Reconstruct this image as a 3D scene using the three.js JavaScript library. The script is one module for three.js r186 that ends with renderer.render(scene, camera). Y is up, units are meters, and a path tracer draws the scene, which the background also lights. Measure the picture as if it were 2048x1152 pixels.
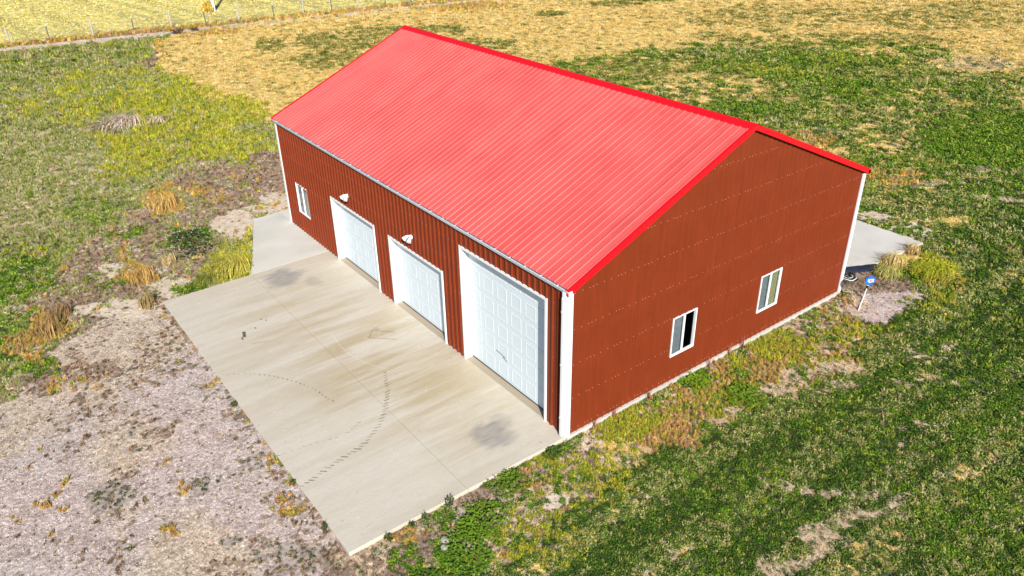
import * as THREE from 'three';
import { Sky } from 'three/addons/objects/Sky.js';
import { mergeGeometries } from 'three/addons/utils/BufferGeometryUtils.js';
import { RoundedBoxGeometry } from 'three/addons/geometries/RoundedBoxGeometry.js';

// ---------------------------------------------------------------- camera, sky, sun, exposure
const scene = new THREE.Scene();
const camera = new THREE.PerspectiveCamera(40.73, 16 / 9, 0.5, 3000);
const EYE = new THREE.Vector3(11.606, 12.995, 10.344);
const YAW = 0.92781, PITCH = -0.5082, ROLL = -0.01648;
camera.position.copy(EYE);
camera.rotation.set(PITCH, YAW, ROLL, 'YXZ');
camera.updateMatrixWorld(true);

const SUN_AZ = 65 * Math.PI / 180, SUN_EL = 32 * Math.PI / 180;     // azimuth from the long wall's outward normal towards the gable end
const SUN = new THREE.Vector3(Math.sin(SUN_AZ) * Math.cos(SUN_EL), Math.sin(SUN_EL), Math.cos(SUN_AZ) * Math.cos(SUN_EL));
const sky = new Sky();
sky.name = 'sky';
sky.userData.kind = 'structure';
sky.scale.setScalar(2000);
const su = sky.material.uniforms;
su.sunPosition.value.copy(SUN);
su.turbidity.value = 2.2; su.rayleigh.value = 1.3; su.mieCoefficient.value = 0.004;
if (su.cloudCoverage) su.cloudCoverage.value = 0.0;
scene.add(sky);
scene.environmentIntensity = 0.1;
const sun = new THREE.DirectionalLight(new THREE.Color(1, 0.955, 0.87), 5);
sun.name = 'sun';
sun.position.copy(SUN).multiplyScalar(150).add(new THREE.Vector3(-20, 0, -15));
sun.target.position.set(-20, 0, -15);
sun.castShadow = true;
sun.shadow.mapSize.set(4096, 4096);
Object.assign(sun.shadow.camera, { left: -90, right: 90, top: 90, bottom: -90, near: 1, far: 400 });
scene.add(sun, sun.target);

const renderer = new THREE.WebGLRenderer({ antialias: true });
renderer.toneMapping = THREE.LinearToneMapping;
renderer.toneMappingExposure = 1.52;
renderer.shadowMap.enabled = true;

// ---------------------------------------------------------------- helpers
function rng(seed) {
  let a = seed >>> 0;
  return () => { a = (a + 0x6D2B79F5) | 0; let t = Math.imul(a ^ (a >>> 15), 1 | a); t = (t + Math.imul(t ^ (t >>> 7), 61 | t)) ^ t; return ((t ^ (t >>> 14)) >>> 0) / 4294967296; };
}
const PERM = new Uint16Array(4096), RND = new Float32Array(4096);
{ const r = rng(12345); for (let i = 0; i < 4096; i++) { PERM[i] = i; RND[i] = r(); } for (let i = 4095; i > 0; i--) { const j = Math.floor(r() * (i + 1)), t = PERM[i]; PERM[i] = PERM[j]; PERM[j] = t; } }
const hash = (ix, iy, s) => RND[PERM[(PERM[(ix + s * 137) & 4095] + iy) & 4095]];
function noise(x, y, s = 0) {
  const ix = Math.floor(x), iy = Math.floor(y), fx = x - ix, fy = y - iy;
  const u = fx * fx * (3 - 2 * fx), v = fy * fy * (3 - 2 * fy), p0 = PERM[(ix + s * 137) & 4095], p1 = PERM[(ix + 1 + s * 137) & 4095];
  const a = RND[PERM[(p0 + iy) & 4095]], b = RND[PERM[(p1 + iy) & 4095]], c = RND[PERM[(p0 + iy + 1) & 4095]], d = RND[PERM[(p1 + iy + 1) & 4095]];
  return a + (b - a) * u + (c - a) * v + (a - b - c + d) * u * v;
}
const fbm = (x, y, s = 0) => 0.53 * noise(x, y, s) + 0.29 * noise(x * 2.07 + 5, y * 2.07 + 9, s + 1) + 0.18 * noise(x * 4.3 + 2, y * 4.3 + 7, s + 2);
const clamp = (x, a = 0, b = 1) => Math.min(b, Math.max(a, x));
const sstep = (a, b, x) => { const t = clamp((x - a) / (b - a)); return t * t * (3 - 2 * t); };
const lerp = (a, b, t) => a + (b - a) * t;
const toSRGB = (c) => c <= 0.0031308 ? c * 12.92 : 1.055 * Math.pow(c, 1 / 2.4) - 0.055;
const LUT = new Uint8Array(4097); for (let i = 0; i <= 4096; i++) LUT[i] = Math.round(255 * toSRGB(i / 4096));
const enc = (c) => LUT[Math.round(clamp(c) * 4096)];
const rgb = (r, g, b) => new THREE.Color().setRGB(r, g, b);
const std = (c, roughness = 0.6, extra = {}) => new THREE.MeshStandardMaterial({ color: Array.isArray(c) ? rgb(...c) : c, roughness, side: THREE.DoubleSide, ...extra });
function texture(data, w, h, srgb = true, repeat = false) {
  const t = new THREE.DataTexture(data, w, h, THREE.RGBAFormat);
  if (srgb) t.colorSpace = THREE.SRGBColorSpace;
  t.magFilter = THREE.LinearFilter; t.minFilter = THREE.LinearMipmapLinearFilter; t.generateMipmaps = true;
  if (repeat) t.wrapS = t.wrapT = THREE.RepeatWrapping;
  t.needsUpdate = true; return t;
}
function paint(w, h, f, srgb = true, repeat = false) {           // f(i, j, out) gives linear colours
  const d = new Uint8Array(w * h * 4), o = [0, 0, 0];
  for (let j = 0, k = 0; j < h; j++) for (let i = 0; i < w; i++, k += 4) {
    f(i, j, o);
    if (srgb) { d[k] = enc(o[0]); d[k + 1] = enc(o[1]); d[k + 2] = enc(o[2]); } else { d[k] = d[k + 1] = d[k + 2] = Math.round(255 * clamp(o[0])); }
    d[k + 3] = 255;
  }
  return texture(d, w, h, srgb, repeat);
}
const taken = new Map();
function numbered(name) { const n = taken.get(name) ?? 0; taken.set(name, n + 1); return n ? `${name}_${String(n).padStart(3, '0')}` : name; }
function tag(o, label, category, group) { o.userData.label = label; o.userData.category = category; if (group) o.userData.group = group; return o; }
function mesh(name, geo, mat, parent = scene) {
  const m = new THREE.Mesh(geo, mat); m.castShadow = m.receiveShadow = true;
  m.name = parent === scene ? numbered(name) : name; parent.add(m); return m;
}
function thing(name, label, category, pos = [0, 0, 0], turn = 0, group) {
  const g = new THREE.Group(); g.name = numbered(name); g.position.set(...pos); g.rotation.y = turn; scene.add(g);
  return tag(g, label, category, group);
}
function box(x0, x1, y0, y1, z0, z1) { const g = new THREE.BoxGeometry(x1 - x0, y1 - y0, z1 - z0); g.translate((x0 + x1) / 2, (y0 + y1) / 2, (z0 + z1) / 2); return g; }
function rbox(x0, x1, y0, y1, z0, z1, r = 0.006) { const g = new RoundedBoxGeometry(x1 - x0, y1 - y0, z1 - z0, 1, r); g.translate((x0 + x1) / 2, (y0 + y1) / 2, (z0 + z1) / 2); return g; }
const bare = (g) => { const n = g.index ? g.toNonIndexed() : g; for (const k of Object.keys(n.attributes)) if (!['position', 'normal', 'uv'].includes(k)) n.deleteAttribute(k); return n; };
const merge = (list) => mergeGeometries(list.map(bare));
function quads(list) {                                            // list of [a, b, c, d] corner arrays -> flat-shaded geometry, uv from the first two given axes
  const p = [], uv = [];
  for (const [a, b, c, d, ua] of list) { p.push(...a, ...b, ...c, ...a, ...c, ...d); const t = ua ?? [[0, 0], [1, 0], [1, 1], [0, 1]]; for (const k of [0, 1, 2, 0, 2, 3]) uv.push(...t[k]); }
  const g = new THREE.BufferGeometry();
  g.setAttribute('position', new THREE.Float32BufferAttribute(p, 3)); g.setAttribute('uv', new THREE.Float32BufferAttribute(uv, 2));
  g.computeVertexNormals(); return g;
}
function tube(points, r, seg = 24, rad = 6, closed = false) { return new THREE.TubeGeometry(new THREE.CatmullRomCurve3(points.map((p) => new THREE.Vector3(...p)), closed), seg, r, rad, closed); }
function rod(a, b, r0, r1 = r0, rad = 8) {
  const A = new THREE.Vector3(...a), B = new THREE.Vector3(...b), g = new THREE.CylinderGeometry(r1, r0, A.distanceTo(B), rad);
  g.translate(0, A.distanceTo(B) / 2, 0); g.applyQuaternion(new THREE.Quaternion().setFromUnitVectors(new THREE.Vector3(0, 1, 0), B.clone().sub(A).normalize())); g.translate(...a); return g;
}

// ---------------------------------------------------------------- sizes of the place, metres; the barn's near corner is the origin, the long wall runs to -x, the gable end to -z
const L = 17.18, W = 12.12, EAVE = 4.3, RIDGE = 6.98, K = 0.43;
const FENCE_X = (z) => -65.5 - 0.145 * z;

// what grows or lies where: patches are ellipses on the ground [class, x, z, axis1 x, axis1 z, axis2 x, axis2 z, share], areas are outlines on the ground [x, z]
const PATCHES = [
  ['lime', -40.86, 1.61, 4.48, -5.3, 11.17, 2.55, 0.35],
  ['lime', -35.71, -0.48, 3.63, -4.32, 7.93, 2.3, 0.62],
  ['lime', -27.4, -1.57, 1.33, -1.61, 3.49, 1.29, 0.6],
  ['lime', -29.73, 4.15, 1.94, -2.35, 3.15, 0.72, 0.5],
  ['lime', -46.45, 2.79, 1.32, -1.55, 1.97, 0.37, 0.5],
  ['lime', -25, -1.57, 0.64, -0.77, 1.4, 0.54, 0.6],
  ['lime', -45.71, -2.05, 2.05, -2.4, 2.89, 0.78, 0.4],
  ['lime', -38.79, 3.18, 2.32, -2.76, 4.43, 0.92, 0.55],
  ['meadow', -36.57, 2.05, 0.85, -1.01, 2.49, 0.59, 0.9],
  ['meadow', -32.25, 6.63, 1.81, -2.18, 7.69, 1.28, 0.75],
  ['litter', -36.57, 2.05, 0.64, -0.76, 1.66, 0.39, 0.55],
  ['litter', -33.98, 6.35, 1.7, -2.05, 5.42, 0.9, 0.25],
  ['litter', -24.91, 8.43, 1.1, -1.34, 3.02, 0.46, 0.35],
  ['litter', -28.2, 6.04, 1.37, -1.67, 2.88, 0.56, 0.3],
  ['green', -18.67, 9.86, 0.8, -0.99, 2.17, 0.3, 0.7],
  ['green', -14.24, 10.62, 0.6, -0.75, 1.99, 0.27, 0.6],
  ['green', -11.87, 10.03, 0.51, -0.65, 0.81, 0.13, 0.8],
  ['green', -15.46, 9.73, 0.52, -0.65, 1.45, 0.23, 0.5],
  ['green', -23.86, 6.3, 0.83, -1.02, 1.78, 0.37, 0.4],
  ['dirt', -23.66, 0.52, 1.65, -2.01, 2.57, 0.9, 0.7],
  ['dirt', -22.94, -1.38, 0.76, -0.92, 3.21, 1.3, 0.8],
  ['rust', -23.02, 3.52, 0.64, -0.78, 1.79, 0.5, 0.75],
  ['rust', -16.37, 6.1, 0.46, -0.57, 1.07, 0.28, 0.8],
  ['rust', -14.5, 9.52, 0.41, -0.51, 1.72, 0.29, 0.7],
  ['rust', -13.42, 10.05, 0.49, -0.61, 1.12, 0.18, 0.6],
  ['rust', -17.85, 6.34, 0.36, -0.44, 0.88, 0.21, 0.5],
  ['rust', -22.63, 1.67, 0.87, -1.06, 1.2, 0.4, 0.3],
  ['dirt', -15.4, 8.06, 0.97, -1.21, 1.5, 0.31, 0.6],
  ['path', -17.66, 7.08, 0.59, -0.73, 0.69, 0.15, 0.6],
  ['path', -13.91, 4.82, 1.33, -1.65, 0.73, 0.24, 0.75],
  ['path', -18.11, 2.06, 0.78, -0.96, 1.25, 0.45, 0.8],
  ['path', -18.96, 0.12, 0.61, -0.75, 0.73, 0.3, 0.95],
  ['path', -13.96, 7.6, 0.73, -0.92, 0.69, 0.16, 0.7],
  ['path', -19.44, -0.41, 0.42, -0.51, 1.07, 0.45, 0.9],
  ['green', -18.37, 3.87, 0.51, -0.62, 1.42, 0.44, 0.5],
  ['green', -20.45, 5.71, 0.52, -0.63, 0.71, 0.17, 0.5],
  ['meadow', -15.17, 3.35, 0.59, -0.73, 1.78, 0.63, 0.9],
  ['lime', -15.17, 3.35, 0.54, -0.67, 1.7, 0.6, 0.55],
  ['green', -14.02, 4.79, 0.61, -0.76, 0.44, 0.14, 0.7],
  ['lime', -16.63, 2.09, 0.22, -0.28, 1.16, 0.44, 0.5],
  ['green', -16.62, 7.31, 0.57, -0.71, 0.81, 0.18, 0.3],
  ['dirt', -11.16, 10.53, 0.63, -0.79, 0.82, 0.13, 0.6],
  ['dirt', -10.8, 8.89, 0.74, -0.93, 0.69, 0.15, 0.6],
  ['rust', -10.35, 9.51, 0.63, -0.79, 0.53, 0.1, 0.35],
  ['dirt', -10.89, 6.87, 0.58, -0.73, 1.75, 0.5, 0.35],
  ['creeper', -9.35, 6.44, 0.17, -0.21, 0.21, 0.07, 1],
  ['dirt', -1.03, 6.8, 0.75, -0.95, 0.95, 0.42, 0.35],
  ['dirt', -5.74, 6.54, 0.41, -0.52, 1.22, 0.44, 0.3],
  ['dirt', -3.17, 6.62, 0.37, -0.47, 0.99, 0.4, 0.35],
  ['rust', -6.72, 6.05, 0.12, -0.15, 0.22, 0.08, 0.9],
  ['rust', -1.95, 6.39, 0.14, -0.18, 0.22, 0.1, 0.9],
  ['rust', -2.78, 6.53, 0.16, -0.21, 0.16, 0.07, 0.8],
  ['creeper', -6.85, 6.21, 0.12, -0.15, 0.31, 0.11, 1],
  ['creeper', -4.16, 6.74, 0.17, -0.22, 0.18, 0.07, 1],
  ['creeper', -4.83, 9.67, 0.25, -0.32, 0.24, 0.06, 1],
  ['creeper', -4.87, 10.1, 0.2, -0.26, 0.21, 0.04, 1],
  ['creeper', -6.22, 8.69, 0.13, -0.16, 0.14, 0.04, 1],
  ['creeper', -4.15, 8.27, 0.19, -0.24, 0.24, 0.07, 1],
  ['creeper', -0.18, 6.72, 0.22, -0.29, 0.32, 0.15, 1],
  ['creeper', -0.71, 7.17, 0.6, -0.76, 0.52, 0.22, 0.4],
  ['dirt', -0.45, 7.06, 0.59, -0.76, 0.51, 0.22, 0.4],
  ['creeper', -4.14, 7, 0.46, -0.58, 1.06, 0.39, 0.25],
  ['rust', -2.68, 7.06, 0.43, -0.55, 0.78, 0.31, 0.14],
  ['rust', -4.97, 8.9, 0.45, -0.57, 0.72, 0.19, 0.1],
  ['rust', -6.02, 10.79, 0.37, -0.47, 0.56, 0.1, 0.18],
  ['creeper', -0.77, 7.03, 0.16, -0.2, 0.18, 0.08, 1],
  ['creeper', -1.91, 8.26, 0.15, -0.19, 0.22, 0.08, 1],
  ['rust', -5.24, 11.34, 0.28, -0.36, 0.51, 0.08, 0.25],
  ['rust', -3.18, 8.95, 0.21, -0.27, 0.23, 0.07, 0.4],
  ['rust', -7.38, 11.11, 0.47, -0.59, 0.61, 0.09, 0.15],
  ['creeper', -6.88, 8.58, 0.1, -0.12, 0.13, 0.03, 1],
  ['creeper', -0.91, 7.65, 0.2, -0.25, 0.18, 0.07, 1],
  ['creeper', -2.97, 10.06, 0.13, -0.17, 0.12, 0.03, 1],
  ['dirt', 0.36, 5.58, 0.6, -0.76, 0.73, 0.4, 0.9],
  ['dirt', 0.54, 4.43, 0.62, -0.78, 0.62, 0.39, 0.85],
  ['dirt', 0.48, 3.03, 0.57, -0.73, 0.65, 0.46, 0.7],
  ['litter', 0.48, 5.65, 0.4, -0.51, 0.36, 0.2, 0.6],
  ['litter', 0.36, 4.19, 0.42, -0.53, 0.38, 0.24, 0.7],
  ['rust', 0.13, 4.96, 0.55, -0.7, 0.38, 0.22, 0.6],
  ['rust', 0.5, 4.01, 0.35, -0.44, 0.25, 0.16, 0.5],
  ['gravel', 0.36, 3.44, 0.28, -0.36, 0.33, 0.22, 0.7],
  ['gravel', 1, 4.2, 0.17, -0.22, 0.24, 0.16, 0.8],
  ['lime', 2.33, 2.61, 0.6, -0.77, 0.65, 0.54, 0.4],
  ['lime', 1.42, 0.78, 0.81, -1.03, 0.76, 0.68, 0.5],
  ['lime', 1.32, 2.22, 0.42, -0.54, 0.37, 0.29, 0.5],
  ['lime', 1.15, -0.45, 0.38, -0.49, 0.54, 0.51, 0.7],
  ['green', 0.92, 3.35, 0.25, -0.32, 0.37, 0.26, 0.98],
  ['green', 1.4, 4.15, 0.28, -0.36, 0.53, 0.36, 0.95],
  ['green', 0.2, 2.1, 0.27, -0.34, 0.25, 0.19, 0.9],
  ['green', 0.08, 0.6, 0.17, -0.22, 0.2, 0.17, 0.9],
  ['green', 1.72, 4.92, 0.32, -0.41, 0.32, 0.21, 0.8],
  ['green', 0.94, 5.18, 0.26, -0.34, 0.28, 0.17, 0.6],
  ['dirt', 0.45, 2.14, 0.44, -0.56, 0.4, 0.31, 0.6],
  ['path', 1.46, 1.79, 0.21, -0.27, 0.29, 0.24, 0.9],
  ['litter', 0.61, 2.48, 0.29, -0.37, 0.21, 0.16, 0.6],
  ['litter', 1.59, 1.1, 0.25, -0.31, 0.15, 0.13, 0.7],
  ['path', 0.47, -0.17, 0.17, -0.22, 0.2, 0.18, 0.9],
  ['litter', 0.61, -0.53, 0.24, -0.3, 0.17, 0.16, 0.5],
  ['litter', 1.6, 3.56, 0.2, -0.26, 0.21, 0.15, 0.7],
  ['litter', 1.3, 3.47, 0.2, -0.26, 0.12, 0.08, 0.6],
  ['rust', 0.62, 1.52, 0.3, -0.38, 0.4, 0.32, 0.4],
  ['rust', 1, -3.27, 0.62, -0.79, 0.81, 0.9, 0.6],
  ['lime', 1, -3.27, 0.62, -0.79, 0.81, 0.9, 0.3],
  ['rust', 0.95, -6.42, 0.67, -0.85, 0.64, 0.83, 0.7],
  ['rust', 1.51, -2.28, 0.64, -0.81, 0.44, 0.48, 0.7],
  ['rust', 1.58, -8.87, 0.47, -0.58, 0.41, 0.63, 0.55],
  ['lime', 0.64, -1.93, 0.39, -0.49, 0.62, 0.63, 0.85],
  ['straw', 1.47, -0.89, 0.43, -0.55, 0.4, 0.4, 0.45],
  ['litter', 1.51, -0.61, 0.3, -0.39, 0.16, 0.15, 0.5],
  ['lime', 0.92, -7.77, 0.59, -0.74, 0.49, 0.69, 0.7],
  ['lime', 0.3, -6.22, 0.24, -0.3, 0.24, 0.29, 0.9],
  ['lime', 0.27, -7.67, 0.25, -0.31, 0.26, 0.35, 0.9],
  ['lime', 1.14, -9.35, 0.67, -0.84, 0.37, 0.55, 0.6],
  ['lime', 1.37, -4.16, 0.34, -0.42, 0.58, 0.7, 0.4],
  ['green', 1.56, -5.16, 0.31, -0.39, 0.38, 0.49, 0.95],
  ['green', 0.25, -4.66, 0.19, -0.24, 0.23, 0.26, 0.95],
  ['litter', 0.37, -9.23, 0.44, -0.55, 0.32, 0.46, 0.7],
  ['litter', 1.94, -5.9, 0.43, -0.54, 0.17, 0.23, 0.8],
  ['litter', 1.99, -6.85, 0.25, -0.31, 0.19, 0.27, 0.8],
  ['litter', 1.92, -4.2, 0.2, -0.25, 0.22, 0.27, 0.7],
  ['litter', 2.46, -7.91, 0.53, -0.67, 0.17, 0.26, 0.7],
  ['litter', 2.82, -7.2, 0.34, -0.43, 0.11, 0.17, 0.6],
  ['litter', 1.84, -3.38, 0.32, -0.41, 0.2, 0.24, 0.4],
  ['litter', 0.42, -2.43, 0.17, -0.21, 0.23, 0.23, 0.4],
  ['dirt', 0.32, -12.9, 0.95, -1.18, 0.97, 1.59, 1],
  ['gravel', 1.21, -12.02, 0.73, -0.9, 0.56, 0.94, 1],
  ['gravel', 1.33, -13.33, 0.41, -0.51, 0.36, 0.63, 0.9],
  ['gravel', 0.87, -11.7, 0.3, -0.38, 0.45, 0.73, 0.9],
  ['litter', 0.49, -11.74, 0.41, -0.51, 0.56, 0.89, 0.5],
  ['rust', 0.3, -12.04, 0.17, -0.21, 0.27, 0.42, 0.5],
  ['lime', 0.94, -16.43, 0.51, -0.63, 0.67, 1.28, 0.98],
  ['green', 1.2, -14.84, 0.36, -0.45, 0.26, 0.48, 0.7],
  ['rust', 2.11, -15.62, 0.46, -0.58, 0.52, 1.05, 0.6],
  ['lime', 2.22, -13.9, 0.71, -0.89, 0.4, 0.77, 0.6],
  ['dirt', 0.51, -13.98, 0.64, -0.8, 0.43, 0.74, 0.7],
  ['straw', -0.14, -16.1, 0.68, -0.84, 0.43, 0.76, 0.75],
  ['lime', 0.11, -14.67, 0.39, -0.49, 0.29, 0.49, 0.6],
  ['path', -2.85, -18.65, 0.63, -0.78, 0.39, 0.64, 0.85],
  ['path', -0.98, -18.51, 0.72, -0.89, 0.29, 0.52, 0.6],
  ['rust', 0.8, -18.06, 0.39, -0.48, 0.41, 0.82, 0.35],
  ['litter', 1.29, -18, 0.45, -0.56, 0.47, 0.97, 0.35],
  ['lime', 1.5, -10.41, 0.96, -1.21, 0.3, 0.48, 0.6],
  ['green', 2.62, -11.91, 0.87, -1.08, 0.46, 0.85, 0.35],
  ['rust', 1.52, -8.27, 0.55, -0.69, 0.32, 0.46, 0.35],
  ['litter', 4.78, -3.09, 0.5, -0.64, 0.12, 0.17, 0.7],
  ['litter', 5.35, -4.22, 0.43, -0.55, 0.09, 0.15, 0.6],
  ['litter', 4.66, -9.78, 1.2, -1.52, 0.19, 0.37, 0.5],
  ['lime', 2.59, -16.56, 1.7, -2.11, 1.54, 3.31, 0.2],
  ['straw', 4.07, -10.64, 1.7, -2.13, 1.17, 2.26, 0.18],
  ['straw', 4.3, -4.6, 1.91, -2.42, 0.76, 1.14, 0.14],
  ['litter', 5.86, -0.58, 0.19, -0.24, 0.1, 0.13, 0.8],
  ['litter', 5.94, -1.06, 0.18, -0.23, 0.11, 0.16, 0.85],
  ['litter', 5.99, -1.56, 0.17, -0.22, 0.13, 0.19, 0.85],
  ['litter', 6.01, -2.03, 0.18, -0.24, 0.16, 0.25, 0.95],
  ['litter', 5.99, -2.51, 0.16, -0.21, 0.18, 0.28, 1],
  ['litter', 6.16, -3.16, 0.14, -0.17, 0.13, 0.22, 0.8],
  ['litter', 6.12, -3.69, 0.15, -0.19, 0.15, 0.25, 0.9],
  ['litter', 6.12, -4.25, 0.18, -0.23, 0.14, 0.24, 0.85],
  ['litter', 6.16, -4.77, 0.17, -0.22, 0.12, 0.22, 0.8],
  ['litter', 6.7, -4.14, 0.14, -0.17, 0.13, 0.23, 0.7],
  ['litter', 5.06, -3.45, 0.36, -0.46, 0.13, 0.2, 0.5],
  ['litter', 4.65, -3.07, 0.22, -0.27, 0.1, 0.14, 0.4],
  ['litter', 5.02, -1.99, 0.41, -0.53, 0.09, 0.13, 0.35],
  ['litter', 3.67, -10.55, 0.72, -0.91, 0.11, 0.2, 0.6],
  ['litter', 3.95, -11.75, 0.55, -0.69, 0.11, 0.21, 0.5],
  ['litter', 5.19, -7.95, 0.48, -0.61, 0.17, 0.32, 0.4],
  ['litter', 5.11, -8.89, 0.66, -0.84, 0.15, 0.3, 0.3],
  ['litter', 5.01, -6.11, 0.62, -0.78, 0.21, 0.36, 0.25],
  ['litter', 6.85, -6.68, 0.44, -0.56, 0.12, 0.24, 0.2],
  ['green', 4.02, -1.86, 1.07, -1.36, 0.73, 0.92, 0.4],
  ['green', 7.82, -5.33, 1.15, -1.46, 0.78, 1.67, 0.45],
  ['green', 6.19, -10.24, 0.74, -0.94, 1.22, 2.76, 0.35],
  ['green', 3.79, -7.21, 0.91, -1.15, 0.61, 1.01, 0.25],
  ['green', -4.38, -31.97, 2.07, -2.49, 2.18, 4.72, 0.85],
  ['green', -5.02, -24.15, 1.74, -2.11, 1.4, 2.45, 0.4],
  ['litter', -10.14, -27.27, 0.74, -0.88, 0.44, 0.68, 0.75],
  ['litter', -6.92, -27.81, 0.35, -0.42, 0.16, 0.29, 0.8],
  ['litter', -2.88, -23.89, 0.83, -1.01, 0.21, 0.4, 0.7],
  ['litter', -0.17, -25.19, 0.58, -0.71, 0.25, 0.58, 0.7],
  ['litter', -2.44, -24.73, 0.83, -1.01, 0.21, 0.41, 0.5],
  ['litter', -2.38, -27.46, 0.72, -0.87, 0.21, 0.46, 0.6],
  ['rust', -4.09, -23.68, 0.85, -1.03, 0.45, 0.82, 0.4],
  ['rust', -9.91, -25.09, 0.97, -1.17, 0.85, 1.25, 0.5],
  ['litter', -13.09, -26.96, 1.06, -1.26, 0.57, 0.78, 0.5],
  ['straw', -12.04, -30.14, 3.59, -4.26, 1.34, 2.07, 0.4],
  ['straw', -7.93, -32.81, 2.76, -3.28, 0.84, 1.59, 0.35],
  ['lime', -14.84, -23.16, 3.47, -4.14, 1.18, 1.4, 0.15],
  ['olive', -50.79, -12.64, 0.7, -0.8, 2.2, 0.89, 1.2],
  ['olive', -49.16, -17.97, 2.49, -2.82, 3.67, 1.82, 0.8],
  ['olive', -43.36, -14.29, 2.23, -2.57, 3.04, 1.46, 0.7],
  ['olive', -50.01, -22.64, 2.61, -2.94, 1.94, 1.08, 0.8],
  ['olive', -47.49, -27.13, 1.28, -1.44, 1.7, 1.1, 1.2],
  ['olive', -40.01, -26.05, 1.47, -1.68, 1.83, 1.31, 1.2],
  ['olive', -46.74, -46.72, 1.53, -1.67, 1.07, 1.03, 1.2],
  ['olive', -46.79, -38.38, 1.26, -1.39, 1.01, 0.84, 1],
  ['olive', -28.49, -46.86, 0.54, -0.61, 0.64, 0.86, 1.2],
  ['olive', -27.92, -31.59, 2.58, -2.97, 0.99, 1.01, 0.7],
  ['olive', -29.24, -42.05, 2.09, -2.37, 1.26, 1.54, 0.6],
  ['olive', -32.37, -53.57, 5.95, -6.59, 3.81, 5.26, 0.44],
  ['olive', -22.42, -64.58, 5.76, -6.37, 3.61, 7.22, 0.5],
  ['olive', -22.24, -48.52, 5.05, -5.73, 1.46, 2.34, 0.6],
  ['olive', -38.58, -21.8, 4.97, -5.7, 5.69, 3.74, 0.4],
  ['olive', -24.5, -30.99, 5.76, -6.69, 2.12, 2.33, 0.8],
  ['green', -18.31, -38.61, 5.45, -6.32, 2.46, 3.69, 0.5],
  ['lime', -16.85, -39.87, 4.75, -5.51, 2.34, 3.75, 0.3],
  ['olive', -12.95, -42.31, 4.17, -4.85, 2.01, 3.81, 0.5],
  ['green', -11.74, -37.06, 4.83, -5.68, 1.43, 2.57, 0.4],
  ['straw', -20.77, -30.19, 2.49, -2.91, 1.49, 1.77, 0.55],
  ['straw', -11.26, -36.76, 2.1, -2.48, 0.87, 1.58, 0.55],
  ['straw', -12.09, -48.02, 2.18, -2.52, 1.36, 2.92, 0.97],
  ['litter', -12.22, -48.31, 1.97, -2.28, 0.96, 2.06, 0.5],
  ['straw', -15.08, -29.71, 3.77, -4.45, 1.03, 1.42, 0.45],
  ['green', -15.93, -27.09, 1.85, -2.2, 0.91, 1.15, 0.5],
  ['straw', -6.81, -37.89, 1.44, -1.7, 0.46, 1.02, 0.5],
  ['rust', -56.92, -33.85, 3.74, -4.1, 2.49, 1.64, 0.6],
  ['rust', -55.32, -5.25, 0.38, -0.43, 4.84, 1.34, 0.5],
  ['dirt', -53.34, -4.33, 0.26, -0.3, 4.75, 1.29, 0.6],
  ['rust', -60.33, -11.03, 2.1, -2.36, 2.28, 0.76, 0.5],
  ['green', -46.1, -51.01, 2.04, -2.22, 1.08, 1.13, 0.5],
];
const AREAS = {
  margin: [[0.1, 0.1], [0.8, 2.7], [0.4, 6.1], [0.7, 6.5], [2, 4.8], [2.2, 3.6], [2, 1], [1.8, -0.2], [1.9, -2], [2.2, -4.1], [2.2, -5.9], [2.7, -8.4], [1.5, -11], [0.1, -12]],
  straw: [[-62.4, -9.3], [-55.7, -4.8], [-46.7, -3.1], [-39.5, -3.5], [-35, -4.1], [-30, -4.8], [-24.8, -12.7], [-30.1, -24.5], [-29, -33.3], [-25.1, -39.8], [-14.6, -48.9], [-9.3, -48.2], [4.8, -59.1], [-19.3, -201.9], [-200.1, -43.6]],
  gravel: [[-10.3, 15.7], [-10.8, 11.3], [-11.7, 10.4], [-12.8, 9.3], [-14, 8], [-14.1, 6.8], [-13.8, 6], [1.1, 6], [4.8, 8.1], [-0.8, 15.4]],
  dirt: [[-15.6, 10.4], [-17.5, 9.6], [-19.5, 7.7], [-22.6, 5.6], [-22.6, 1.6], [-25.4, -0.6], [-26.1, -3.2], [-17.1, -0.3], [-18.9, 1], [-17.3, 2.2], [-14.5, 4.6], [-13.6, 6.1], [-14.1, 6.8], [-14, 8], [-12.8, 9.3], [-12, 10.4]],
};

function inside(poly, x, z) {
  let c = false;
  for (let i = 0, j = poly.length - 1; i < poly.length; j = i++) {
    const [xi, zi] = poly[i], [xj, zj] = poly[j];
    if ((zi > z) !== (zj > z) && x < ((xj - xi) * (z - zi)) / (zj - zi) + xi) c = !c;
  }
  return c;
}
const CLASSES = ['gravel', 'dirt', 'path', 'meadow', 'lime', 'straw', 'alfalfa', 'lawn', 'rust', 'litter', 'green', 'furrow', 'creeper', 'olive'];
const CI = Object.fromEntries(CLASSES.map((c, i) => [c, i]));
const PT = PATCHES.map(([t, x, z, ux, uz, vx, vz, s]) => { const det = ux * vz - uz * vx; return [CI[t], x, z, vz / det, -vx / det, -uz / det, ux / det, s, Math.hypot(ux, uz) + Math.hypot(vx, vz)]; });
const BUCKET = new Map(), BC = 3;
PT.forEach((p, i) => {                                             // patches by 3 m square, so that only the near ones are asked
  const R = p[8] * 1.5 + 1.6;
  for (let a = Math.floor((p[1] - R) / BC); a <= Math.floor((p[1] + R) / BC); a++) for (let b = Math.floor((p[2] - R) / BC); b <= Math.floor((p[2] + R) / BC); b++) { const k = (a + 500) * 1000 + b + 500; if (!BUCKET.has(k)) BUCKET.set(k, []); BUCKET.get(k).push(i); }
});
const NONE = [];
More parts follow.
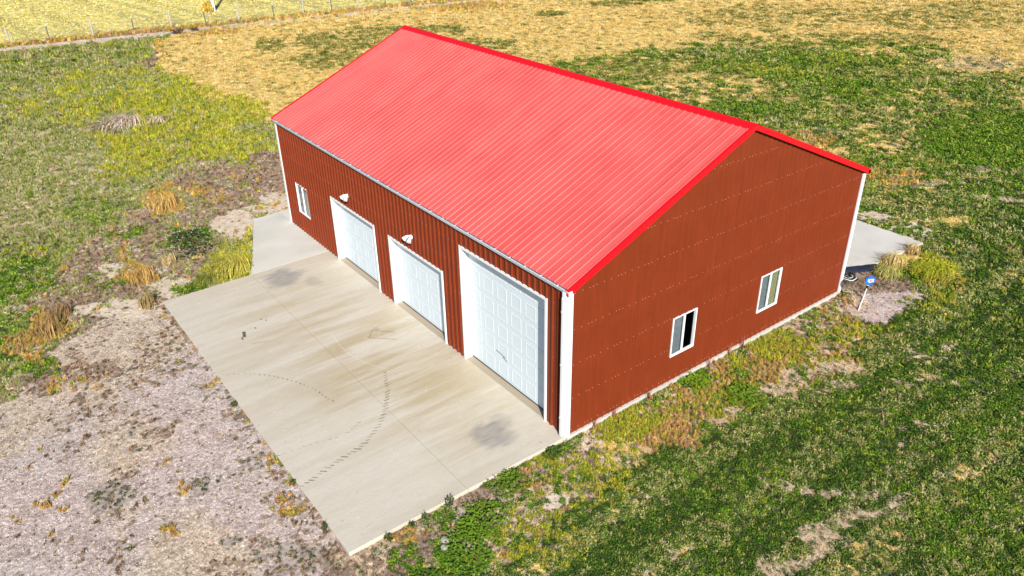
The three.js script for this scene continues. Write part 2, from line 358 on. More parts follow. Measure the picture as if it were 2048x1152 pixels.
function rows(x, z) {                                              // crop rows run along the gable end and bend round the back of the barn
  const d = Math.hypot(Math.max(x, 0), Math.max(-17.9 - z, 0)), along = z + x * 0.3;
  return 0.27 * noise(d * 0.85, along * 0.04, 45) + 0.23 * noise(d * 2.3, along * 0.05, 46) + 0.28 * noise(d * 5.5, along * 0.09, 48) + 0.22 * (0.5 + 0.5 * Math.sin(d * 4.6 + 2.5 * noise(d * 0.4, along * 0.05, 47)));
}
function zone(x, z) {
  const f = 0.65;                                                   // clump frequency, the same everywhere
  const w = fbm(x * 1.1 * f, z * 1.1 * f, 11) - 0.5, w2 = fbm(x * 1.1 * f + 40, z * 1.1 * f, 15) - 0.5;
  const cl = 0.3 * noise(x * 5 * f, z * 5 * f, 21) + 0.26 * noise(x * 1.5 * f, z * 1.5 * f, 22) + 0.44 * hash(Math.floor(x * 15 * f), Math.floor(z * 15 * f), 23);
  const share = clamp((cl - 0.14) / 0.72);
  const xx = x + w * 0.9 / f, zz = z + w2 * 0.9 / f;
  if (x < FENCE_X(z) + w * 0.5) return CI.lawn;
  const df = x - FENCE_X(z);
  if (df < 1.3 + w * 0.8) return share < 0.75 ? CI.rust : CI.dirt;
  if (df < 3.4 + w * 0.9 && z > -60) return z > -13 + w * 6 ? (share < 0.93 ? CI.path : CI.dirt) : (share < 0.6 ? CI.path : CI.straw);
  const near = BUCKET.get((Math.floor(x / BC) + 500) * 1000 + Math.floor(z / BC) + 500) ?? NONE;
  for (let i = near.length - 1; i >= 0; i--) {
    const p = PT[near[i]], dx = xx - p[1], dz = zz - p[2];
    const a = dx * p[3] + dz * p[4], b = dx * p[5] + dz * p[6], r2 = a * a + b * b;
    if (r2 > 1.7) continue;
    const t = 1.12 - Math.sqrt(r2) + w * 0.7;
    if (t > 0 && share < p[7] * Math.min(1, 0.25 + t * 2.2)) return p[0];
  }
  
  if (inside(AREAS.gravel, xx, zz)) {
    if (zz > 6 && zz < 7.5 && x < 0.4 && share < 0.5 * (1 - (zz - 6) / 1.6)) return share < 0.24 ? CI.creeper : share < 0.31 ? CI.rust : CI.dirt;
    return share > 0.86 - 0.5 * w ? CI.dirt : CI.gravel;
  }
  if (inside(AREAS.dirt, xx, zz)) return share < 0.62 ? CI.dirt : share < 0.78 ? CI.meadow : share < 0.9 ? CI.path : CI.rust;
  if (inside(AREAS.margin, xx, zz)) { const q = noise(xx * 0.9, zz * 0.9, 27); return share < 0.38 ? CI.rust : share < 0.46 + 0.24 * q ? CI.lime : share < 0.7 ? CI.litter : share < 0.82 ? CI.dirt : CI.green; }
  if (x > 0) { const q = 0.3 * fbm(x * 0.5, z * 0.35, 28) + 0.7 * rows(x, z); return share < 0.02 + 0.42 * sstep(0.5, 0.68, q) ? (share < 0.16 ? CI.litter : CI.straw) : share > 0.9 - 0.25 * sstep(0.5, 0.3, q) ? CI.green : rows(x, z) < 0.385 + 0.14 * share ? CI.furrow : CI.alfalfa; }
  const soft = (share - 0.5) * 7 + w * 6;
  if (inside(AREAS.straw, xx + (zz < -20 ? soft : 0), zz + (zz < -20 ? soft : 0))) return share < (x < -28 ? 0.06 : 0.2) ? CI.olive : CI.straw;
  if (zz < -12.5) { const q = fbm(x * 0.22, z * 0.22, 29); return share < 0.12 + 0.5 * sstep(0.42, 0.66, q) ? CI.straw : share > 0.72 - 0.3 * sstep(0.5, 0.32, q) ? CI.green : CI.alfalfa; }
  return share < 0.16 ? CI.lime : share < 0.27 ? CI.green : share < 0.4 ? CI.dirt : share > 0.88 ? CI.litter : CI.meadow;
}
// bare-earth colours (linear albedo): two tones for each class
const EARTH = {
  gravel: [[0.52, 0.425, 0.37], [0.35, 0.27, 0.225]], dirt: [[0.30, 0.215, 0.165], [0.16, 0.105, 0.075]], path: [[0.64, 0.53, 0.41], [0.48, 0.38, 0.28]],
  meadow: [[0.30, 0.27, 0.13], [0.20, 0.19, 0.075]], lime: [[0.26, 0.25, 0.04], [0.16, 0.15, 0.03]], straw: [[0.62, 0.46, 0.17], [0.48, 0.34, 0.11]],
  alfalfa: [[0.13, 0.13, 0.045], [0.05, 0.058, 0.018]], lawn: [[0.66, 0.55, 0.22], [0.50, 0.43, 0.12]], rust: [[0.38, 0.235, 0.09], [0.20, 0.11, 0.04]],
  litter: [[0.56, 0.44, 0.30], [0.38, 0.27, 0.17]], green: [[0.09, 0.12, 0.02], [0.05, 0.065, 0.015]], furrow: [[0.06, 0.065, 0.02], [0.03, 0.034, 0.012]], creeper: [[0.42, 0.34, 0.29], [0.26, 0.20, 0.165]], olive: [[0.44, 0.34, 0.11], [0.24, 0.19, 0.05]],
};
const EA = CLASSES.map((c) => EARTH[c]);
function earth(x, z, o, fine, c) {
  const e = EA[c];
  let t = 0.55 * noise(x * fine, z * fine, 31) + 0.45 * noise(x * fine * 0.31, z * fine * 0.31, 32);
  t = sstep(0.2, 0.8, t);
  const g = 0.82 + 0.36 * noise(x * fine * 2.2, z * fine * 2.2, 33);
  for (let k = 0; k < 3; k++) o[k] = lerp(e[1][k], e[0][k], t) * g;
  if (c === CI.gravel) {
    const m = noise(x * 0.5, z * 0.5, 35);
    const s = hash(Math.floor(x * 40 + 2 * noise(x * 30, z * 30, 36)), Math.floor(z * 40 + 2 * noise(x * 30, z * 30, 37)), 38);
    const v = 0.62 + 0.75 * s, tan = sstep(0.45, 0.7, fbm(x * 0.45, z * 0.45, 34));
    o[0] *= 1 + 0.02 * tan; o[1] *= 1 + 0.0 * tan; o[2] *= 1 - 0.18 * tan;
    o[0] *= v * (0.94 + 0.1 * m); o[1] *= v * (0.97 + 0.02 * m); o[2] *= v;
    if (s > 0.93) { o[0] *= 1.15; o[1] *= 1.2; o[2] *= 1.25; }
  }
  if (c === CI.lawn) { const st = 0.72 + 0.42 * sstep(0.3, 0.7, noise(z * 0.9 + x * 0.12, x * 0.05, 39)); for (let k = 0; k < 3; k++) o[k] *= st; }
}
function groundY(x, z) {
  const side = sstep(-1.6, -0.15, x) * (z > 6.05 ? sstep(7.5, 5.9, z) * 0.6 + 0.4 : 1);
  const rough = 0.02 * (fbm(x * 1.3, z * 1.3, 41) - 0.5);
  return -0.035 - 0.075 * side + rough;
}

// ---------------------------------------------------------------- ground
const NEAR = [-27, 15], FAR = [-141, 39];
function sheetGround(name, x0, x1, z0, z1, step, hole, mat, r) {
  const nx = Math.round((x1 - x0) / step), nz = Math.round((z1 - z0) / step), p = [], uv = [], idx = [];
  for (let j = 0; j <= nz; j++) for (let i = 0; i <= nx; i++) { const x = x0 + i * step, z = z0 + j * step; p.push(x, groundY(x, z), z); uv.push((x - r[0]) / (r[1] - r[0]), (z - r[0]) / (r[1] - r[0])); }
  for (let j = 0; j < nz; j++) for (let i = 0; i < nx; i++) {
    const x = x0 + (i + 0.5) * step, z = z0 + (j + 0.5) * step;
    if (hole && x > hole[0] && x < hole[1] && z > hole[0] && z < hole[1]) continue;
    const a = j * (nx + 1) + i, b = a + 1, c = a + nx + 1, d = c + 1; idx.push(a, c, b, b, c, d);
  }
  const g = new THREE.BufferGeometry();
  g.setAttribute('position', new THREE.Float32BufferAttribute(p, 3)); g.setAttribute('uv', new THREE.Float32BufferAttribute(uv, 2)); g.setIndex(idx); g.computeVertexNormals();
  const m = mesh(name, g, mat); m.userData.kind = 'structure'; return m;
}
{
  const n = 2048, sN = (NEAR[1] - NEAR[0]) / n, sF = (FAR[1] - FAR[0]) / n;
  const classes = (x0, s) => { const h = n / 2, g = new Uint8Array(h * h); for (let j = 0; j < h; j++) for (let i = 0; i < h; i++) g[j * h + i] = zone(x0 + (2 * i + 1) * s, x0 + (2 * j + 1) * s); return g; };
  const cN = classes(NEAR[0], sN), cF = classes(FAR[0], sF);
  console.log('zones done');
  const nearMap = paint(n, n, (i, j, o) => earth(NEAR[0] + (i + 0.5) * sN, NEAR[0] + (j + 0.5) * sN, o, 16, cN[(j >> 1) * (n / 2) + (i >> 1)]));
  const nearBump = paint(n / 2, n / 2, (i, j, o) => { const x = NEAR[0] + (i + 0.5) * sN * 2, z = NEAR[0] + (j + 0.5) * sN * 2; o[0] = 0.5 * noise(x * 22, z * 22, 51) + 0.3 * noise(x * 9, z * 9, 52) + 0.2 * noise(x * 3, z * 3, 53); }, false);
  const farMap = paint(n, n, (i, j, o) => earth(FAR[0] + (i + 0.5) * sF, FAR[0] + (j + 0.5) * sF, o, 4.5, cF[(j >> 1) * (n / 2) + (i >> 1)]));
  const yard = sheetGround('yard_ground', ...NEAR, ...NEAR, 0.3, null, std([1, 1, 1], 0.95, { map: nearMap, bumpMap: nearBump, bumpScale: 0.035 }), NEAR);
  tag(yard, 'pinkish gravel, dry dirt and field soil around the red metal barn', 'ground');
  const field = sheetGround('field_ground', ...FAR, ...FAR, 1.5, NEAR, std([1, 1, 1], 0.95, { map: farMap }), FAR);
  tag(field, 'open straw coloured hay field and lawn stretching away behind the barn', 'ground');
  const plain = paint(256, 256, (i, j, o) => { const t = 0.6 * noise(i / 8, j / 8, 61) + 0.4 * noise(i / 30, j / 30, 62); o[0] = 0.34 + 0.2 * t; o[1] = 0.27 + 0.12 * t; o[2] = 0.09 + 0.05 * t; }, true, true);
  const tg = new THREE.PlaneGeometry(2400, 2400); tg.rotateX(-Math.PI / 2); tg.translate(-50, -0.4, -50);
  const ua = tg.attributes.uv; for (let i = 0; i < ua.count; i++) ua.setXY(i, ua.getX(i) * 60, ua.getY(i) * 60);
  const terrain = mesh('terrain', tg, std([1, 1, 1], 0.95, { map: plain })); terrain.userData.kind = 'structure';
  tag(terrain, 'flat dry farmland running out to the horizon', 'terrain');
}
console.log('ground done');

// ---------------------------------------------------------------- concrete
function tracks(draw) {                                           // tread marks left by wheels on the slab: draw(x, z, dx, dz, length, width, darkness)
  const inner = [[-8.2, 6.0], [-7.75, 5.37], [-7.04, 4.76], [-6.05, 4.28], [-5.08, 4.06]], outer = [[-2.5, 6.1], [-2.78, 4.97], [-2.98, 4.17], [-3.6, 3.33], [-4.38, 2.74], [-5.37, 2.26]];
  const extra = [[-3.9, 6.1], [-3.7, 5.0], [-3.6, 4.4], [-3.8, 3.9]];
  const r = rng(77);
  for (const [pts, gap, len, wid, dark] of [[inner, 0.15, 0.07, 0.04, 0.75], [outer, 0.13, 0.14, 0.035, 0.75], [extra, 0.16, 0.09, 0.03, 0.6]]) {
    const c = new THREE.CatmullRomCurve3(pts.map(([x, z]) => new THREE.Vector3(x, 0, z))), n = Math.round(c.getLength() / gap);
    for (let i = 0; i <= n; i++) {
      const p = c.getPointAt(i / n), t = c.getTangentAt(i / n), s = pts === outer ? 0.85 : 0.3;
      const worn = pts === inner ? Math.min(1, i / n * 2 + 0.35) : pts === extra ? r() : 1;
      draw(p.x + (r() - 0.5) * 0.03, p.z + (r() - 0.5) * 0.03, -t.z * s + t.x * 0.6, t.x * s + t.z * 0.6, len * (0.6 + 0.8 * r()), wid, dark * worn * (0.5 + 0.5 * r()));
    }
  }
}
function concreteColor(x, z, o) {
  const streak = 0.6 * fbm(x * 1.5 + 0.3 * noise(x, z, 70), z * 0.22, 71) + 0.4 * fbm(x * 5.5, z * 0.5, 72), blot = fbm(x * 0.55, z * 0.5, 74), fine = noise(x * 60, z * 60, 77), grit = noise(x * 17, z * 5, 78);
  const region = Math.exp(-(((x + 4.6) / 3.2) ** 2) - ((z - 1.9) / 2.0) ** 2) + 0.6 * Math.exp(-(((x + 9) / 3.5) ** 2) - ((z - 3) / 2.2) ** 2);
  let tan = clamp(0.95 * sstep(0.3, 0.68, streak) * (0.25 + 0.8 * region) + 0.5 * sstep(0.45, 0.75, blot) * region + 0.12);
  let v = 0.93 + 0.08 * fine + 0.06 * (grit - 0.5);
  o[0] = lerp(0.585, 0.435, tan) * v; o[1] = lerp(0.527, 0.35, tan) * v; o[2] = lerp(0.44, 0.225, tan) * v;
  const wob = 0.7 * (fbm(x * 2.2, z * 1.2, 81) - 0.5) + 0.45 * (fbm(x * 9, z * 3, 84) - 0.5);
  for (const [sx, sz, ra, rb, amt] of [[-12.75, 2.2, 0.95, 0.85, 0.75], [-1.15, 1.45, 0.8, 0.65, 0.72], [-1.6, 0.95, 0.4, 0.4, 0.4], [-7.65, 1.3, 0.16, 0.13, 0.45], [-11.9, 1.5, 0.6, 0.35, 0.35]]) {
    const d = Math.hypot((x - sx) / ra, (z - sz) / rb) + wob * 1.1, a = amt * sstep(1.05, 0.4, d) * (0.7 + 0.45 * noise(x * 14, z * 5, 87));
    o[0] = lerp(o[0], 0.25, a); o[1] = lerp(o[1], 0.225, a); o[2] = lerp(o[2], 0.205, a);
  }
}
const concrete = thing('concrete_slab', 'large tan stained concrete parking slab with tyre tread marks before the garage doors', 'concrete slab');
{
  const X0 = -13.72, X1 = 0.02, Z0 = 0.006, Z1 = 6.14, w = 2048, h = 1024, sx = (X1 - X0) / w, sz = (Z1 - Z0) / h;
  const d = new Float32Array(w * h * 3), o = [0, 0, 0];
  for (let j = 0, k = 0; j < h; j++) for (let i = 0; i < w; i++, k += 3) { concreteColor(X0 + (i + 0.5) * sx, Z0 + (j + 0.5) * sz, o); d[k] = o[0]; d[k + 1] = o[1]; d[k + 2] = o[2]; }
  const dab = (x, z, dx, dz, len, wid, dark, col = [0.06, 0.05, 0.04]) => {
    const l = Math.hypot(dx, dz) || 1; dx /= l; dz /= l;
    const R = len / 2 + wid, i0 = Math.floor((x - R - X0) / sx), i1 = Math.ceil((x + R - X0) / sx), j0 = Math.floor((z - R - Z0) / sz), j1 = Math.ceil((z + R - Z0) / sz);
    for (let j = Math.max(0, j0); j <= Math.min(h - 1, j1); j++) for (let i = Math.max(0, i0); i <= Math.min(w - 1, i1); i++) {
      const px = X0 + (i + 0.5) * sx - x, pz = Z0 + (j + 0.5) * sz - z, a = px * dx + pz * dz, b = -px * dz + pz * dx;
      if (Math.abs(a) < len / 2 && Math.abs(b) < wid / 2 * (0.6 + 0.7 * noise(i / 3, j / 3, 90))) { const k = (j * w + i) * 3; for (let c = 0; c < 3; c++) d[k + c] = lerp(d[k + c], col[c], dark); }
    }
  };
  tracks(dab);
  const r = rng(5);
  dab(-9.95, 4.72, 1, 0.3, 0.34, 0.1, 0.9); dab(-9.75, 4.85, 1, 0.2, 0.16, 0.05, 0.8); dab(-10.1, 4.3, 1, 0, 0.08, 0.05, 0.8); dab(-10.5, 3.95, 1, 0, 0.07, 0.05, 0.8); dab(-10.35, 3.85, 1, 0, 0.07, 0.05, 0.8); dab(-9.2, 4.5, 0.4, -1, 0.5, 0.03, 0.4);
  for (const [x0, z0, x1, z1] of [[-7.3, 1.7, -6.7, 1.1], [-7.65, 1.45, -7.1, 0.95], [-7.65, 1.45, -7.3, 1.75]]) dab((x0 + x1) / 2, (z0 + z1) / 2, x1 - x0, z1 - z0, Math.hypot(x1 - x0, z1 - z0), 0.03, 0.5);
  for (let i = 0; i < 130; i++) dab(X0 + r() * 13.7, Z0 + r() * 6.1, r() - 0.5, r() - 0.5, 0.03 + 0.05 * r(), 0.03, 0.25 + 0.3 * r(), r() < 0.5 ? [0.75, 0.72, 0.66] : [0.2, 0.17, 0.14]);
  for (let i = 0; i < 40; i++) { const x = -8.2 + 0.07 * i, z = 2.55 - 0.0 * i + 0.5 * Math.sin(i * 0.06) - 0.02 * i; dab(x, z, 1, 0.2, 0.08, 0.02, 0.35, [0.72, 0.70, 0.66]); }
  const px = new Uint8Array(w * h * 4); for (let k = 0; k < w * h; k++) { px[k * 4] = enc(d[k * 3]); px[k * 4 + 1] = enc(d[k * 3 + 1]); px[k * 4 + 2] = enc(d[k * 3 + 2]); px[k * 4 + 3] = 255; }
  const bump = paint(512, 512, (i, j, q) => { q[0] = 0.6 * noise(i / 2.5, j / 14, 91) + 0.4 * noise(i / 2, j / 2, 92); }, false, true); bump.repeat.set(7, 3);
  const mat = std([1, 1, 1], 0.85, { map: texture(px, w, h), bumpMap: bump, bumpScale: 0.004 });
  const panel = (name, x0, x1, z0, z1) => {
    const g = new RoundedBoxGeometry(x1 - x0, 0.24, z1 - z0, 1, 0.008); g.translate((x0 + x1) / 2, -0.12, (z0 + z1) / 2);
    const p = g.attributes.position, u = g.attributes.uv; for (let i = 0; i < p.count; i++) u.setXY(i, clamp((p.getX(i) - X0) / (X1 - X0), 0.001, 0.999), clamp((p.getZ(i) - Z0) / (Z1 - Z0), 0.001, 0.999));
    mesh(name, g, mat, concrete);
  };
  panel('concrete_panel', X0, X1, Z0, 3.048); panel('concrete_panel', X0, X1, 3.056, Z1);
}
function plainConcrete(tone, seed) {
  const m = paint(512, 512, (i, j, o) => { const t = fbm(i / 70, j / 190, seed), b = fbm(i / 120, j / 120, seed + 5), g = 0.9 + 0.06 * noise(i / 1.5, j / 1.5, seed + 3) + 0.22 * (t - 0.5) + 0.14 * (b - 0.5); o[0] = tone[0] * g; o[1] = tone[1] * g; o[2] = tone[2] * g * (0.94 + 0.1 * b); }, true, true);
  return std([1, 1, 1], 0.87, { map: m });
}
function slabShape(pts, depth, top, mat, name, label, category) {
  const s = new THREE.Shape(pts.map(([x, z]) => new THREE.Vector2(x, -z)));
  const g = new THREE.ExtrudeGeometry(s, { depth: depth - 0.008, bevelEnabled: true, bevelSize: 0.006, bevelThickness: 0.004, bevelSegments: 1 }); g.rotateX(-Math.PI / 2); g.translate(0, top - depth + 0.004, 0);
  const u = g.attributes.uv, p = g.attributes.position; for (let i = 0; i < u.count; i++) u.setXY(i, p.getX(i) / 5, p.getZ(i) / 5);
  return tag(mesh(name, g, mat), label, category);
}
slabShape([[-13.735, 0.01], [-13.735, 3.06], [-18.45, 1.12], [-18.52, -0.75], [-17.3, -0.75], [-17.3, 0.01]], 0.22, -0.004, plainConcrete([0.60, 0.565, 0.50], 101), 'concrete_walk', 'pale grey wedge of concrete beside the barn window and far corner', 'concrete slab');
slabShape([[-1.4, -12.32], [-0.95, -13.6], [-0.32, -15.0], [-0.14, -17.9], [-6.4, -17.9], [-6.4, -12.32]], 0.22, -0.004, plainConcrete([0.62, 0.58, 0.52], 111), 'concrete_pad', 'pale concrete pad behind the barn with weeds along its edge', 'concrete slab');

// ---------------------------------------------------------------- the barn
const barn = thing('metal_barn', 'red ribbed metal barn with bright red gable roof and three white overhead garage doors', 'barn');
const wallMap = paint(512, 512, (i, j, o) => { const s = fbm(i / 26, j / 200, 121), b = fbm(i / 90, j / 90, 125), t = 0.9 + 0.14 * (s - 0.5) + 0.16 * (b - 0.5) + 0.03 * noise(i, j, 129); o[0] = o[1] = o[2] = t; }, true, true);
const roofMap = paint(1024, 1024, (i, j, o) => {
  const s = fbm(i / 9, j / 420, 131), b = fbm(i / 130, j / 160, 135), f = noise(i / 2, j / 30, 138), spot = noise(i / 3, j / 3, 139) > 0.965 ? 0.08 : 0;
  const t = 0.86 + 0.22 * (s - 0.5) + 0.16 * (b - 0.5) + 0.06 * (f - 0.5), fade = 0.5 * s + 0.5 * b;
  o[0] = clamp(t + spot); o[1] = clamp(t * (0.72 + 0.4 * fade) + spot); o[2] = clamp(t * (0.72 + 0.4 * fade) + spot);
}, true, true);
const M = {
  wall: new THREE.MeshPhysicalMaterial({ color: rgb(0.195, 0.031, 0.009), roughness: 0.45, specularIntensity: 0.45, map: wallMap, side: THREE.DoubleSide }),
  roof: new THREE.MeshPhysicalMaterial({ color: rgb(0.77, 0.12, 0.105), roughness: 0.5, map: roofMap, side: THREE.DoubleSide, clearcoat: 0.15, clearcoatRoughness: 0.4 }),
  trim: new THREE.MeshPhysicalMaterial({ color: rgb(0.68, 0.006, 0.012), roughness: 0.35, side: THREE.DoubleSide }),
  white: std([0.76, 0.76, 0.75], 0.45), door: std([0.60, 0.66, 0.69], 0.5), gutter: std([0.62, 0.65, 0.69], 0.35), black: std([0.02, 0.02, 0.02], 0.7),
  core: std([0.35, 0.28, 0.2], 0.9), found: plainConcrete([0.52, 0.485, 0.43], 141), screw: std([0.42, 0.18, 0.12], 0.4),
  glass: new THREE.MeshPhysicalMaterial({ color: rgb(0.86, 0.9, 0.92), roughness: 0.03, transmission: 1, thickness: 0, ior: 1.5, side: THREE.DoubleSide }),
};
// openings: front ones along x, gable ones along z
const DOORS = [{ x0: -12.83, x1: -9.68, y1: 2.48, cols: 5, rows: 4 }, { x0: -8.66, x1: -5.54, y1: 2.48, cols: 5, rows: 4 }, { x0: -4.52, x1: -0.80, y1: 3.70, cols: 6, rows: 6 }];
const FRONT_WINDOW = { x0: -16.08, x1: -15.02, y0: 0.82, y1: 2.06 };
const GABLE_WINDOWS = [{ z0: -4.69, z1: -3.73, y0: 0.84, y1: 2.1 }, { z0: -8.49, z1: -7.51, y0: 0.84, y1: 2.1 }];
const roofY = (z) => RIDGE - K * Math.abs(z + W / 2);

mesh('foundation', box(-L - 0.03, 0.05, -0.5, 0.002, -W - 0.03, 0), M.found, barn);
{ // solid walls with their openings
  const f = new THREE.Shape([[-L + 0.01, 0.003], [-0.006, 0.003], [-0.006, 4.2], [-L + 0.01, 4.2]].map(([x, y]) => new THREE.Vector2(x, y)));
  for (const d of [...DOORS, { ...FRONT_WINDOW }]) { const y0 = d.y0 ?? 0.004; f.holes.push(new THREE.Path([[d.x0, y0], [d.x0, d.y1], [d.x1, d.y1], [d.x1, y0]].map(([x, y]) => new THREE.Vector2(x, y)))); }
  const g = new THREE.ExtrudeGeometry(f, { depth: 0.234, bevelEnabled: false }); g.translate(0, 0, -0.24); mesh('wall', g, M.core, barn);
  mesh('wall', box(-L + 0.01, -0.006, 0.003, 4.2, -W + 0.006, -W + 0.24), M.core, barn);
  const gable = (holes) => {
    const s = new THREE.Shape([[0.25, 0.003], [W - 0.25, 0.003], [W - 0.25, roofY(-0.25) - 0.16], [W / 2, RIDGE - 0.16], [0.25, roofY(-0.25) - 0.16]].map(([x, y]) => new THREE.Vector2(x, y)));
    for (const h of holes) s.holes.push(new THREE.Path([[-h.z1, h.y0], [-h.z1, h.y1], [-h.z0, h.y1], [-h.z0, h.y0]].map(([x, y]) => new THREE.Vector2(x, y))));
    const q = new THREE.ExtrudeGeometry(s, { depth: 0.104, bevelEnabled: false }); q.rotateY(Math.PI / 2); return q;     // shape x -> -z, depth -> +x
  };
  const a = gable(GABLE_WINDOWS); a.translate(-0.11, 0, 0); mesh('wall', a, M.core, barn);
  const b = gable([]); b.translate(-L + 0.006, 0, 0); mesh('wall', b, M.core, barn);
}
// ribbed steel sheets
const PITCH_RIB = 0.2286, SHEET = PITCH_RIB * 4;
function profile(u0, u1, h, breaks, phase = 0.5) {
  const p = [[u0, 0], [u1, 0]];
  for (let k = Math.floor(u0 / PITCH_RIB) - 1; k * PITCH_RIB < u1 + 1; k++) { const c = (k + phase) * PITCH_RIB; for (const [d, n] of [[-0.032, 0], [-0.014, h], [0.014, h], [0.032, 0]]) if (c + d > u0 && c + d < u1) p.push([c + d, n]); 
    for (const m of [-0.085, 0.085]) for (const [d, n] of [[-0.012, 0], [0, 0.003], [0.012, 0]]) if (c + m + d > u0 && c + m + d < u1) p.push([c + m + d, n]); }
  const at = (u) => { const c = (Math.round(u / PITCH_RIB - phase) + phase) * PITCH_RIB, d = Math.abs(u - c); return d < 0.014 ? h : d < 0.032 ? h * (0.032 - d) / 0.018 : 0; };
  for (const b of breaks) if (b > u0 && b < u1) p.push([b, at(b)]);
  p[0][1] = at(u0); p[1][1] = at(u1);
  return p.sort((a, b) => a[0] - b[0]);
}
function wallSheet(u0, u1, top, openings, place, h = 0.046) {
  const pr = profile(u0, u1, h, openings.flatMap((o) => [o.u0, o.u1])), list = [];
  for (let i = 0; i + 1 < pr.length; i++) {
    const [a, na] = pr[i], [b, nb] = pr[i + 1]; if (b - a < 1e-5) continue;
    const mid = (a + b) / 2, o = openings.find((q) => mid > q.u0 && mid < q.u1), runs = [];
    if (!o) runs.push([() => 0.02, top]); else { if (o.y0 > 0.05) runs.push([() => 0.02, () => o.y0]); runs.push([() => o.y1, top]); }
    for (const [lo, hi] of runs) if (hi(mid) - lo(mid) > 0.01) list.push([place(a, lo(a), na), place(b, lo(b), nb), place(b, hi(b), nb), place(a, hi(a), na), [[a / 3, lo(a) / 3], [b / 3, lo(b) / 3], [b / 3, hi(b) / 3], [a / 3, hi(a) / 3]]]);
  }
  return list.length ? quads(list) : null;
}
{
  const frontOpen = [...DOORS, FRONT_WINDOW].map((d) => ({ u0: d.x0, u1: d.x1, y0: d.y0 ?? 0, y1: d.y1 })), gableOpen = GABLE_WINDOWS.map((d) => ({ u0: -d.z1, u1: -d.z0, y0: d.y0, y1: d.y1 }));
  for (let u = -L; u < -0.02; u += SHEET) {
    const u1 = Math.min(u + SHEET, 0);
    mesh('wall_sheet', wallSheet(u, u1, () => 4.25, frontOpen, (a, y, n) => [a, y, n]), M.wall, barn);
    mesh('wall_sheet', wallSheet(u, u1, () => 4.25, [], (a, y, n) => [a, y, -W - n]), M.wall, barn);
  }
  for (let u = 0; u < W - 0.02; u += SHEET) {
    const u1 = Math.min(u + SHEET, W), top = (a) => roofY(-a) - 0.06, br = [{ u0: W / 2, u1: W / 2, y0: 9, y1: 9 }];
    mesh('wall_sheet', wallSheet(u, u1, top, [...gableOpen, ...br], (a, y, n) => [n, y, -a], 0.018), M.wall, barn);
    mesh('wall_sheet', wallSheet(u, u1, top, br, (a, y, n) => [-L - n, y, -a], 0.018), M.wall, barn);
  }
  // roof
  const roofTones = [0, 1, 2].map((k) => { const m = M.roof.clone(); m.color.multiplyScalar([0.95, 1, 1.04][k]); return m; }), tone = rng(88);
  const X0 = -L - 0.12, X1 = 0.12, N = 19, sw = (X1 - X0) / N, cs = Math.hypot(1, K), ny = 1 / cs, nz = K / cs;
  for (const side of [1, -1]) for (let k = 0; k < N; k++) {
    const a0 = X0 + k * sw, pr = profile(k * SHEET, (k + 1) * SHEET, 0.019, []), list = [];
    const e = W / 2 + 0.09;
    const P = (u, t, n) => { const x = a0 + (u - k * SHEET) * sw / SHEET, d = e * t; return [x, RIDGE - K * d + n * ny, -W / 2 + side * (d + n * nz)]; };
    for (let i = 0; i + 1 < pr.length; i++) { const [a, na] = pr[i], [b, nb] = pr[i + 1]; list.push([P(a, 1, na), P(b, 1, nb), P(b, 0.004, nb), P(a, 0.004, na), [[a / 6, 0], [b / 6, 0], [b / 6, 1.1], [a / 6, 1.1]]]); }
    mesh('roof_sheet', quads(list), roofTones[Math.floor(tone() * 3)], barn);
  }
  const deck = new THREE.Shape([[-0.02, roofY(0.02) - 0.04], [W / 2, RIDGE - 0.04], [W + 0.02, roofY(0.02) - 0.04], [W + 0.02, roofY(0.02) - 0.14], [W / 2, RIDGE - 0.14], [-0.02, roofY(0.02) - 0.14]].map(([a, b]) => new THREE.Vector2(a, b)));
  const dg = new THREE.ExtrudeGeometry(deck, { depth: L - 0.02, bevelEnabled: false }); dg.rotateY(Math.PI / 2); dg.translate(-L + 0.01, 0, 0); mesh('roof_deck', dg, M.core, barn);
  // ridge cap: flat flanges on the ribs and a raised crown
  const cap = [[-0.21, -0.21 * K + 0.014], [-0.2, -0.2 * K + 0.034], [-0.09, -0.09 * K + 0.038], [-0.055, 0.012], [0, 0.035], [0.055, 0.012], [0.09, -0.09 * K + 0.038], [0.2, -0.2 * K + 0.034], [0.21, -0.21 * K + 0.014]];
  const cl = []; for (let i = 0; i + 1 < cap.length; i++) for (const [dy, flip] of [[0, 0], [-0.004, 1]]) { const [a, ya] = cap[i], [b, yb] = cap[i + 1]; cl.push([[X0 - 0.03, RIDGE + ya + dy, -W / 2 - a], [X1 + 0.03, RIDGE + ya + dy, -W / 2 - a], [X1 + 0.03, RIDGE + yb + dy, -W / 2 - b], [X0 - 0.03, RIDGE + yb + dy, -W / 2 - b]]); }
  mesh('ridge_cap', quads(cl), M.trim, barn);
